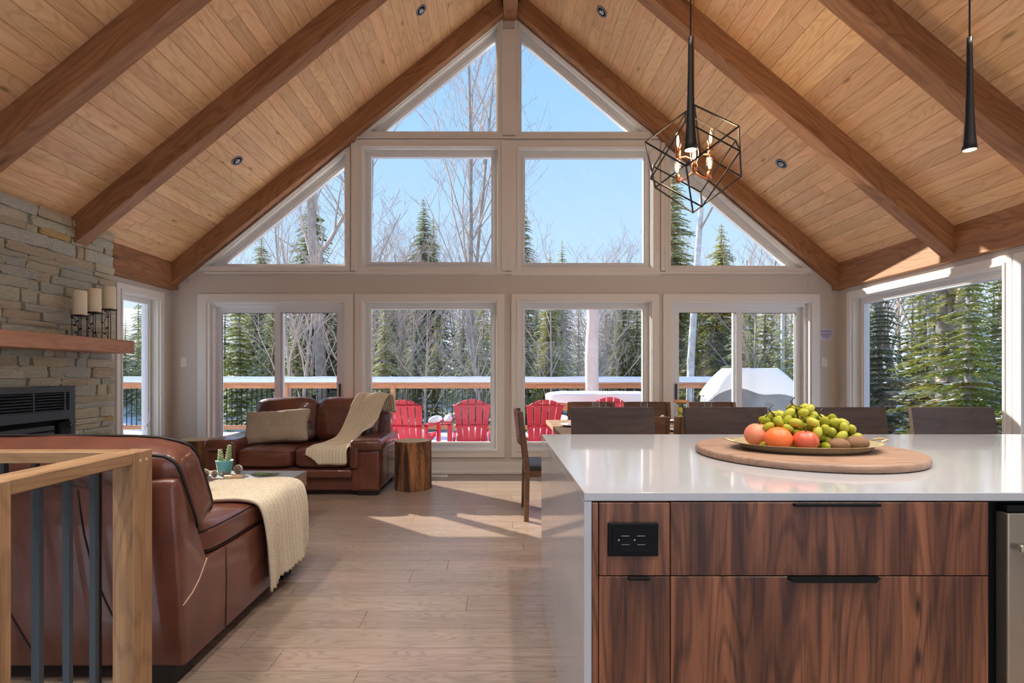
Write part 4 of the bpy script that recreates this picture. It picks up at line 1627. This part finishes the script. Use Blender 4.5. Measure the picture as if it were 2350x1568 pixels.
# ================================================================ HANGING LAMPS
def cone_pendant(x, y, zb, zt, lab):
    r = thing('cone_pendant', lab, 'pendant light', (x, y, zb), 'black cone pendants over the island')
    prof = [(.0265, 0), (.0245, .02), (.0205, .07), (.0165, .14), (.0135, .24), (.0115, .34), (.0100, .44), (.0095, zt - zb), (.001, zt - zb)]
    MB().lathe([(.024, .001)] + prof, (x, y, zb), 28).build('shade', blackm, r)
    MB().lathe([(.0235, .0005), (.001, .0007)], (x, y, zb), 20).build('lamp', lampglow, r)
    ztop = zc(x) - .002
    MB().tube([(x, y, zt), (x, y, ztop)], .0032, 6).build('cord', blackm, r)
    MB().lathe([(.06, -.03), (.06, .0), (.001, .0)], (x, y, ztop), 24).build('canopy', blackm, r)
    l = bpy.data.lights.new('pendant_spot', 'SPOT')
    l.energy = 12
    l.color = (1, .8, .58)
    l.spot_size = math.radians(80)
    l.shadow_soft_size = .02
    lo = bpy.data.objects.new('pendant_spot', l)
    COL.objects.link(lo)
    lo.parent = r
    lo.location = (0, 0, -.005)


cone_pendant(.814, 2.25, 2.187, 2.66, 'slim black cone pendant in front of the geometric chandelier')
cone_pendant(1.985, 2.25, 2.187, 2.66, 'slim black cone pendant over the dishwasher end of island')

gx, gy, gz = (1592 - CX) * 4.3 / F, 4.3, HC + (857 - 366) * 4.3 / F
ch = thing('cage_chandelier', 'black geometric cage chandelier with copper arms and glowing bulbs', 'chandelier', (gx, gy, gz))
RC = .415
ico = []
for k, (rad, yaw, tx_, ty_) in enumerate([(RC, .30, .10, -.06), (RC * .965, 1.38, -.14, .10)]):
    base = []
    for sx in (-1, 1):
        for sy in (-1, 1):
            for sz in (-1, 1):
                base.append(Vector((sx, sy, sz)) * rad / math.sqrt(3))
    q = Vector((1, 1, 1)).rotation_difference(Vector((0, 0, 1)))
    R = Euler((tx_, ty_, yaw)).to_matrix() @ q.to_matrix()
    cg = thing('cage', None, None, (0, 0, 0))
    cg.parent = ch
    del_keys = [kk for kk in ('label', 'category') if kk in cg]
    vs = [R @ v + Vector((gx, gy, gz)) for v in base]
    for i in range(8):
        for j in range(i + 1, 8):
            if abs((base[i] - base[j]).length - 2 * rad / math.sqrt(3)) < 1e-4:
                mb = MB()
                d = (vs[j] - vs[i])
                o = MB().tube([vs[i] - d.normalized() * .004, vs[j] + d.normalized() * .004], .0066, 4, smooth=False).build('cage_bar', blackm, cg)
MB().tube([(gx, gy, gz - .12), (gx, gy, gz + .06)], .012, 10).build('hub', copper, ch)
MB().tube([(gx, gy, gz + .06), (gx, gy, zc(gx) - .002)], .005, 6).build('rod', copper, ch)
MB().lathe([(.065, -.03), (.065, .0), (.001, .0)], (gx, gy, zc(gx) - .002), 24).build('canopy', blackm, ch)
for k in range(6):
    a = math.radians(60 * k + 12)
    ra = .14
    up = .09 if k % 2 else -.06
    c = Vector((gx + ra * math.cos(a), gy + ra * math.sin(a), gz + up - .04))
    am = MB().tube([(gx, gy, gz - .06 + up * .6), (gx + ra * .5 * math.cos(a), gy + ra * .5 * math.sin(a), gz - .075 + up), (c.x, c.y, c.z - .05), (c.x, c.y, c.z - .02)], .0065, 6).build('arm', copper, ch)
    MB().lathe([(.019, -.05), (.021, .0), (.018, .016), (.001, .016)], c, 14).build('socket', copper, am)
    MB().lathe([(.014, .016), (.026, .05), (.031, .085), (.028, .12), (.016, .148), (.001, .158)], c, 16).build('bulb', clear, am)
    MB().ell(c + Vector((0, 0, .082)), (.011, .011, .046), 8, 6).build('filament', bulbglow, am)
l = bpy.data.lights.new('chandelier_glow', 'POINT')
l.energy = 9
l.color = (1, .72, .42)
l.shadow_soft_size = .12
lo = bpy.data.objects.new('chandelier_glow', l)
COL.objects.link(lo)
lo.parent = ch
lo.location = (0, 0, .04)

# ================================================================ OUTSIDE
# ---- ground: gentle rise into the forest
def gz_at(x, y):
    d = max(0, y - 14)
    side = max(0, abs(x) - 16)
    return -1.25 + .055 * d + .0011 * d * d + .03 * side + .25 * noise.noise(Vector((x * .12, y * .12, 0)))


gm_ = MB().grid(70, 70, lambda u, v: ((u - .5) * 150, 6.9 + v * 95, gz_at((u - .5) * 150, 6.9 + v * 95)))
tag(gm_.build('ground', ground_m), kind='structure')
gs_ = MB().grid(12, 30, lambda u, v: (4.6 + u * 60, -30 + v * 37.2, -1.25 + .03 * u * 60))
tag(gs_.build('ground', ground_m), kind='structure')
gs_ = MB().grid(12, 30, lambda u, v: (-4.4 - u * 60, -30 + v * 37.2, -1.25 + .03 * u * 60))
tag(gs_.build('ground', ground_m), kind='structure')

# ---- deck
DKY0, DKY1, DKX0, DKX1, DKZ = 6.86, 11.6, -9.5, 6.35, -.06
tag(MB().box(DKX0, DKX1, DKY0, DKY1, DKZ - .3, DKZ).build('deck_floor', deckw), kind='structure')
tag(MB().grid(60, 30, lambda u, v: (DKX0 + .02 + u * (DKX1 - DKX0 - .04), DKY0 + .03 + v * (DKY1 - DKY0 - .06), DKZ + .005 + (.07 + .02 * noise.noise(Vector((u * 14, v * 6, 2)))) * min(1, 12 * min(u, 1 - u, v, 1 - v) + .1))).build('deck_snow', snow),
    'white snow lying over the whole deck', 'snow', None, 'stuff')
RT = 1.055
rg = thing('deck_railing', 'cedar deck railing with black balusters and thick snow on top rail', 'railing', (-1.5, 11.5, DKZ))
RY = 11.5


def rail_run(p0, p1):
    p0, p1 = Vector(p0), Vector(p1)
    d = p1 - p0
    L = d.length
    d.normalize()
    bar('top_rail', p0 + Vector((0, 0, RT - .02)), p1 + Vector((0, 0, RT - .02)), .14, .04, deckw, rg)
    bar('sub_rail', p0 + Vector((0, 0, RT - .085)), p1 + Vector((0, 0, RT - .085)), .04, .09, deckw, rg)
    bar('bottom_rail', p0 + Vector((0, 0, .09)), p1 + Vector((0, 0, .09)), .04, .09, deckw, rg)
    s = .06
    while s < L:
        c = p0 + d * s
        MB().tube([(c.x, c.y, .13), (c.x, c.y, RT - .13)], .0095, 5).build('baluster', blackm, rg)
        s += .1075
    nrm = Vector((-d.y, d.x, 0))
    k = max(8, int(L / .2))

    def sn(u, v):
        a = math.pi * v
        c = p0 + d * (u * L)
        h = .125 + .015 * noise.noise(Vector((c.x * 1.3, c.y * 1.3, 1)))
        e = min(1, u * 40 + .05, (1 - u) * 40 + .05)
        cc, ss = math.cos(a), math.sin(a)
        cc = math.copysign(abs(cc) ** .5, cc)
        ss = abs(ss) ** .5
        return c + nrm * (cc * .082) + Vector((0, 0, RT + ss * h * e))
    MB().grid(k, 12, sn).build('rail_snow', snow, rg)


rail_run((DKX0 + .1, RY, 0), (DKX1 - .1, RY, 0))
rail_run((DKX0 + .1, RY - .1, 0), (DKX0 + .1, 7.1, 0))
for px in (657, 902, 1150, 1346, 1619, 170, 412, -75, 1552):
    x = (px - CX) * RY / F
    MB().box(x - .048, x + .048, RY - .048, RY + .048, DKZ, RT - .04, .004).build('post', deckw, rg)
MB().box(DKX1 - .15, DKX1 - .05, RY - .048, RY + .048, DKZ, RT - .04, .004).build('post', deckw, rg)

# ---- peeled log post on the deck
lp = thing('log_post', 'pale peeled log post standing on the deck by snowy table', 'post', (1.87, 10.6, DKZ))
pts = [(1.895 + .012 * math.sin(i * 1.3), 10.6, DKZ + .01 + i * .39) for i in range(9)]
pts = [(p[0] - .018 * (i / 8) + (.02 if i == 6 else 0), p[1], p[2]) for i, p in enumerate(pts)]
MB().tube(pts, [.145, .135, .132, .13, .134, .128, .125, .112, .108], 14).build('log', logpost, lp)

# ---- adirondack chairs, seen from behind (they face the forest, local +y)
def make_adirondack():
    r = thing('adirondack_chair', 'x', 'chair', (0, 0, 0), 'red adirondack chairs on the snowy deck')
    zb, yb, rake = .20, -.10, .36
    n = 5

    def bk(u, t):
        """u across -.5...5, t up 0..1: a point on the back plane"""
        w = .40 + .17 * t
        bow = .05 * (4 * u * u)
        z = zb + t * .70
        return Vector((u * w, yb - rake * (z - zb) + bow * .5, z))
    for i in range(n):
        u0, u1 = -.5 + i / n + .018, -.5 + (i + 1) / n - .018
        tt = lambda u: 1.03 - .16 * (2 * u) ** 2
        vs = []
        K = 6
        for j in range(K + 1):
            for u in (u0, u1):
                t = j / K * tt(u)
                vs.append(bk(u, t))
        m = len(vs)
        vs += [v + Vector((0, .018, .006)) for v in vs]
        fs = []
        for j in range(K):
            a = 2 * j
            fs += [(a, a + 1, a + 3, a + 2), (m + a, m + a + 2, m + a + 3, m + a + 1), (a, a + 2, m + a + 2, m + a), (a + 1, m + a + 1, m + a + 3, a + 3)]
        fs += [(0, m, m + 1, 1), (2 * K, 2 * K + 1, m + 2 * K + 1, m + 2 * K)]
        MB().add(vs, fs).build('back_slat', red, r)
    for t in (.10, .46, .90):
        pts = [bk(-.5 + k / 8, t) + Vector((0, -.014, 0)) for k in range(9)]
        MB().tube(pts, .016, 6).build('back_brace', red, r)
    for k in range(6):
        yy = -.06 + .085 * k
        zz = .25 + .02 * k
        MB().box(-.24, .24, yy, yy + .075, zz, zz + .02, .004).build('seat_slat', red, r)
    for s in (-1, 1):
        MB().prism([(-.34, .545), (.42, .575), (.42, .60), (-.34, .57)], s * .36 - .06, s * .36 + .06, 'yz').build('arm', red, r)
        MB().prism([(.30, .0005), (.40, .0005), (.40, .575), (.30, .575)], s * .335 - .02, s * .335 + .02, 'yz').build('front_leg', red, r)
        MB().prism([(-.42, .0005), (-.33, .0005), (-.05, .25), (.36, .34), (.36, .40), (-.10, .32)], s * .27 - .02, s * .27 + .02, 'yz').build('rear_leg', red, r)
        MB().prism([(-.34, .30), (-.28, .30), (-.27, .56), (-.34, .56)], s * .335 - .02, s * .335 + .02, 'yz').build('arm_support', red, r)
        MB().ell((s * .365, .05, .605), (.062, .33, .065), 10, 8).build('arm_snow', snow, r)
    MB().ell((0, .13, .36), (.235, .24, .11), 14, 8).build('seat_snow', snow, r)
    return r


ad0 = make_adirondack()
for k, (px, yy, rz, lab) in enumerate([(937, 7.75, -.16, 'red adirondack chair on deck, seen past loveseat arm and stump'), (1082, 7.9, .04, 'red adirondack chair on deck in middle of its window'),
                                       (1244, 7.75, .12, 'red adirondack chair on deck beside end dining chair'), (1398, 8.6, -.05, 'red adirondack chair on deck below the snowy table')]):
    a = ad0 if k == 0 else copy_tree(ad0)
    a.location = ((px - CX) * yy / F, yy + .2, DKZ + .012)
    a.rotation_euler = (0, 0, rz)
    a.scale = (1, 1, 1.0)
    a['label'] = lab

# ---- snowy patio table
tx0, tx1 = (1262 - CX) * 9.4 / F, (1490 - CX) * 9.4 / F
ot = thing('patio_table', 'wooden patio table buried under a thick slab of snow', 'table', ((tx0 + tx1) / 2, 9.4, DKZ + .01))
for k in range(6):
    MB().box(tx0, tx1, 9.05 + k * .13, 9.17 + k * .13, .70, .745, .003).build('plank', deckw, ot)
MB().box(tx0 + .06, tx1 - .06, 9.07, 9.11, .62, .70).build('apron', deckw, ot)
for a in (tx0 + .12, tx1 - .12):
    for b in (9.13, 9.72):
        MB().box(a - .04, a + .04, b - .04, b + .04, DKZ + .011, .70).build('leg', deckw, ot)
M = Matrix.Translation(((tx0 + tx1) / 2, 9.43, .83))
MB().cushion(M, tx1 - tx0 + .12, .90, .20, 6., .15, 12, .012, 4).build('table_snow', snow, ot)

# ---- covered grill
gx0, gx1, gyc = 3.16, 4.55, 8.15
gr = thing('covered_grill', 'grey covered barbecue grill capped with snow outside sliding door', 'grill', (3.85, gyc, DKZ + .01))


def dome(u, v, off, zmin):
    """u around 0..1 , v up 0..1 - a boxy tent with a domed lid"""
    a = 2 * math.pi * u
    c, s = math.cos(a), math.sin(a)
    n = 5
    k = (abs(c) ** n + abs(s) ** n) ** (-1 / n)
    hw, hd = (gx1 - gx0) / 2 + off, .34 + off
    zt = 1.30 + off
    z_sh = .90
    if v < .5:
        t = v / .5
        z = zmin + (z_sh - zmin) * t
        f = 1.
    else:
        t = (v - .5) / .5
        z = z_sh + (zt - z_sh) * min(1., t / .84) ** .8 * (1 if t < .84 else 1)
        f = max(0.0, 1 - t * .56 - max(0, t - .86) * 3.2)
    wob = 1 + .012 * math.sin(11 * a + 6 * v)
    return ((gx0 + gx1) / 2 + c * k * hw * f * wob, gyc + s * k * hd * f * wob, z)


MB().grid(48, 20, lambda u, v: dome(u, v, 0, DKZ + .02), closed_u=True).build('cover', grillc, gr)


def dome_snow(u, v):
    vv = .53 + .05 * math.sin(u * 2 * math.pi * 3 + 1) + .03 * math.sin(u * 40) + (1 - .53) * v
    return dome(u, min(vv, 1), .02 + .012 * math.sin(math.pi * v), DKZ)


so = MB().grid(64, 16, dome_snow, closed_u=True).build('snow_cap', snow, gr)
md = so.modifiers.new('thick', 'SOLIDIFY')
md.thickness = .03
md.offset = -1

# ---- trees
def conifer_mesh(h, r, seed, wh, low=.06):
    rr = random.Random(seed)
    fo, sn = MB(), MB()
    for w in range(wh):
        t = low + (1 - low) * ((w + rr.uniform(-.4, .4)) / wh if w else 0) ** .92 if w else low
        z = h * t
        L0 = r * (1 - t) ** .82 + .05
        nb = rr.randint(6, 8) if t < .9 else 4
        a0 = rr.uniform(0, 6.28)
        for b in range(nb):
            a = a0 + 2 * math.pi * b / nb + rr.uniform(-.25, .25)
            L = L0 * rr.uniform(.45, 1.15)
            d = Vector((math.cos(a), math.sin(a), 0))
            q = Vector((-d.y, d.x, 0))
            droop = rr.uniform(.22, .48)
            st = 9
            prev = None
            for k in range(1, st + 1):
                s = k / st
                p = d * (L * s) + Vector((0, 0, z - droop * L * s * s + .08 * L * s))
                wdt = L * .25 * (1 - s * .75) + .04
                for sg in (-1, 1):
                    e = p + q * sg * wdt + d * wdt * .55 - Vector((0, 0, wdt * rr.uniform(.15, .5)))
                    base = p - d * (L / st * .9)
                    fo.add([base, e, p + d * (L / st * .35)], [(0, 1, 2)])
                    if rr.random() < .5:
                        e2 = p + q * sg * wdt * .55 - Vector((0, 0, wdt * rr.uniform(.4, .8)))
                        fo.add([base, e2, p], [(0, 1, 2)])
                    if rr.random() < .22:
                        up = Vector((0, 0, .05))
                        sn.add([base + up, e.lerp(p, .15) + up, p + d * (L / st * .4) + up], [(0, 1, 2)])
    tp = MB().tube([(0, 0, 0), (.02, 0, h * .5), (0, 0, h * 1.0)], [h * .011 + .03, h * .007 + .02, .01], 6)
    return tp, fo, sn


def make_conifer(h, r, seed, wh, mat, lab, group, low=.06):
    t = thing('spruce_tree', lab, 'tree', (0, 0, 0), group)
    tp, fo, sn = conifer_mesh(h, r, seed, int(wh * 1.35), low)
    tp.build('trunk', bark, t)
    f = fo.build('foliage', mat, t)
    f['kind'] = 'stuff'
    s = sn.build('branch_snow', snow, t)
    s['kind'] = 'stuff'
    return t


def bare_mesh(h, seed, r0, spread=.5, stems=1, depth=4, first=.3, lean=0, bias=None):
    rr = random.Random(seed)
    tk, br = MB(), MB()

    def grow(p, d, L, r, lev):
        n = 4 if lev < 2 else 3
        pts, rad = [p], [r]
        q = p
        dd = d
        for i in range(n):
            dd = (dd + Vector((rr.uniform(-1, 1), rr.uniform(-1, 1), rr.uniform(-.3, .8))) * (.05 if lev == 0 else .16)).normalized()
            q = q + dd * L / n
            pts.append(q)
            rad.append(max(.006, r * (1 - .62 * (i + 1) / n)))
        (tk if lev == 0 else br).tube(pts, rad, 7 if lev == 0 else 4 if lev < 3 else 3, cap=False)
        if lev >= depth:
            return
        nb = {0: 10, 1: 5, 2: 4, 3: 3}[lev]
        for k in range(nb):
            t = first + (1 - first) * (k + rr.random() * .8) / nb if lev == 0 else .25 + .75 * (k + rr.random()) / nb
            t = min(t, .98)
            i = min(n - 1, int(t * n))
            b = pts[i].lerp(pts[i + 1], t * n - i)
            rb = rad[i] * .5
            ax = Vector((rr.uniform(-1, 1), rr.uniform(-1, 1), rr.uniform(-.2, .4)))
            nd = (dd * (1 - spread) + ax.normalized() * spread * 1.1 + Vector((0, 0, .18))).normalized()
            grow(b, nd, L * rr.uniform(.34, .52) * (1 - .45 * (t if lev == 0 else 0)), max(.006, rb), lev + 1)
    for s in range(stems):
        a = rr.uniform(0, 6.28)
        k = .16 if stems > 1 else 0
        grow(Vector((0, 0, 0)), Vector((math.cos(a) * k + lean, math.sin(a) * k * .6, 1)).normalized(), h, r0, 0)
    return tk, br


def make_bare(h, seed, r0, lab, group, mat=bark, bmat=barkt, **kw):
    t = thing('bare_tree', lab, 'tree', (0, 0, 0), group)
    tk, br = bare_mesh(h, seed, r0, **kw)
    tk.build('trunk', mat, t)
    b = br.build('branches', bmat, t)
    b['kind'] = 'stuff'
    return t


def place(o, x, y, rz=0, s=1., sz=None, dz=-.15):
    o.location = (x, y, gz_at(x, y) + dz)
    o.rotation_euler = (0, 0, rz)
    o.scale = (s, s, sz or s)
    return o


def hero_conifer(px, ytop, Y, ratio, seed, wh, mat, lab, low=.05):
    x = (px - CX) * Y / F
    zt = HC - (ytop - CY) * Y / F
    h = zt - gz_at(x, Y) + .15
    return place(make_conifer(h, h * ratio, seed, int(wh * 1.25), mat, lab, None, low), x, Y, seed)


hero_conifer(972, 455, 30, .23, 1, 46, needles, 'tall dark spruce with pointed top in the upper middle window')
hero_conifer(994, 490, 31, .16, 2, 40, needles, 'narrow spruce just behind the tall pointed spruce')
hero_conifer(600, 530, 27, .22, 3, 42, needles, 'spruce low in the fireplace side triangle window')
hero_conifer(716, 425, 24, .24, 4, 48, needles, 'big spruce behind the thick grey trunk in the triangle window')
hero_conifer(1203, 440, 34, .16, 5, 40, needles, 'spruce at the edge of the window beside the centre post')
hero_conifer(1262, 570, 40, .16, 6, 34, needles, 'small distant spruce tip, the lower of two close together')
hero_conifer(1290, 548, 40, .17, 7, 34, needles, 'small distant spruce tip, the taller of two close together')
hero_conifer(1418, 590, 40, .17, 8, 32, needles, 'lone small distant spruce tip low in the upper window')
hero_conifer(1545, 330, 21, .16, 9, 50, needles, 'tall spruce directly behind the white birch')
hero_conifer(1655, 515, 19, .26, 10, 44, needles2, 'yellow green cedar in the island side triangle window')
hero_conifer(1262, 640, 17, .2, 11, 40, needles2, 'yellow green conifer with snowy boughs behind deck, beside centre post')
hero_conifer(1430, 640, 18, .2, 12, 40, needles, 'dark snowy conifer behind the deck next to log post')

# thick grey hardwood in the triangle window, multi-stem maple, birches
x = (742 - CX) * 20 / F
place(make_bare(15, 31, .23, 'thick grey bare hardwood trunk with upturned limbs behind fireplace side slider', None, spread=.55, first=.32, depth=3), x, 20, .4)
x = (1078 - CX) * 21 / F
place(make_bare(15, 42, .10, 'grey bare maple with several slim upright stems in the middle windows', None, stems=3, spread=.42, first=.22), x, 21, 1.1)
x = (1580 - CX) * 15.5 / F
place(make_bare(12, 53, .125, 'white barked birch trunk outside the island side sliding door', None, birch, barkt, first=.55, lean=-.018, depth=3), x, 15.5, 0)
x = (1797 - CX) * 17 / F
place(make_bare(11, 64, .075, 'slim pale birch seen past the covered grill', None, birch, barkt, first=.5, depth=3), x, 17, 2)
place(make_bare(12, 75, .17, 'grey forked hardwood outside the side window', None, stems=2, first=.3, depth=3, spread=.55), 10.4, 12.4, 1)
place(make_bare(13, 86, .11, 'bare hardwood with wide limbs at the edge of upper middle window', None, first=.3, depth=4, spread=.6), -6.2, 25, 2.5)

# the forest behind: shared meshes, every tree its own object
protos = [make_conifer(11, 2.0, 201, 34, needles, 'snow dusted spruce in the dense forest behind the deck', 'spruces of the forest behind the deck'),
          make_conifer(9, 2.1, 202, 30, needles, 'snow dusted spruce in the dense forest behind the deck', 'spruces of the forest behind the deck'),
          make_conifer(8, 1.6, 203, 28, needles2, 'yellow green cedar in the dense forest behind the deck', 'cedars of the forest behind the deck')]
bprot = [make_bare(9, 301, .07, 'slim bare sapling standing among the forest behind the deck', 'bare saplings of the forest behind the deck', depth=3, first=.2),
         make_bare(10, 302, .09, 'slim bare sapling standing among the forest behind the deck', 'bare saplings of the forest behind the deck', depth=3, first=.25, stems=2)]
for q in bprot:
    q.name = 'bare_sapling'
rr = random.Random(77)
spots = []
used = [False] * 3
bused = [False] * 2


def drop_conifer(x, y, s, k):
    o = protos[k] if not used[k] else copy_tree(protos[k])
    used[k] = True
    place(o, x, y, rr.uniform(0, 6.28), s * rr.uniform(.85, 1.1), s)


def drop_bare(x, y, s, k):
    o = bprot[k] if not bused[k] else copy_tree(bprot[k])
    bused[k] = True
    place(o, x, y, rr.uniform(0, 6.28), s)


n = 0
while n < 95:
    Y = rr.uniform(15.5, 44)
    px = rr.uniform(430, 1900)
    x = (px - CX) * Y / F
    if any((x - a) ** 2 + (Y - b) ** 2 < 2.2 for a, b in spots):
        continue
    spots.append((x, Y))
    cap = rr.uniform(640, 730) if 820 < px < 1500 else rr.uniform(590, 700)
    zt = HC - (cap - CY) * Y / F
    h = zt - gz_at(x, Y)
    k = rr.choice([0, 0, 1, 1, 2])
    drop_conifer(x, Y, max(.3, h / (11, 9, 8)[k]), k)
    n += 1
for i in range(52):
    Y = rr.uniform(13.5, 34)
    px = rr.uniform(440, 1890)
    x = (px - CX) * Y / F
    cap = rr.uniform(600, 700) if 820 < px < 1500 else rr.uniform(560, 690)
    h = HC - (cap - CY) * Y / F - gz_at(x, Y)
    drop_bare(x, Y, max(.3, h / 9), i % 2)
# past the side windows
sspots = []
while len(sspots) < 42:
    x, y = rr.uniform(9, 26), rr.uniform(8, 27)
    if not (.60 < x / y < 1.25) or any((x - a) ** 2 + (y - b) ** 2 < 1.6 for a, b in sspots):
        continue
    sspots.append((x, y))
    if len(sspots) % 4 == 3:
        drop_bare(x, y, rr.uniform(.7, 1.1), len(sspots) % 2)
    else:
        drop_conifer(x, y, rr.uniform(.6, .95), rr.choice([0, 1, 2, 2]))
k = 0
while k < 9:
    x, y = rr.uniform(-22, -13), rr.uniform(18, 30)
    if not (-.76 < x / y < -.60):
        continue
    k += 1
    drop_conifer(x, y, rr.uniform(.5, .8), rr.choice([0, 1]))
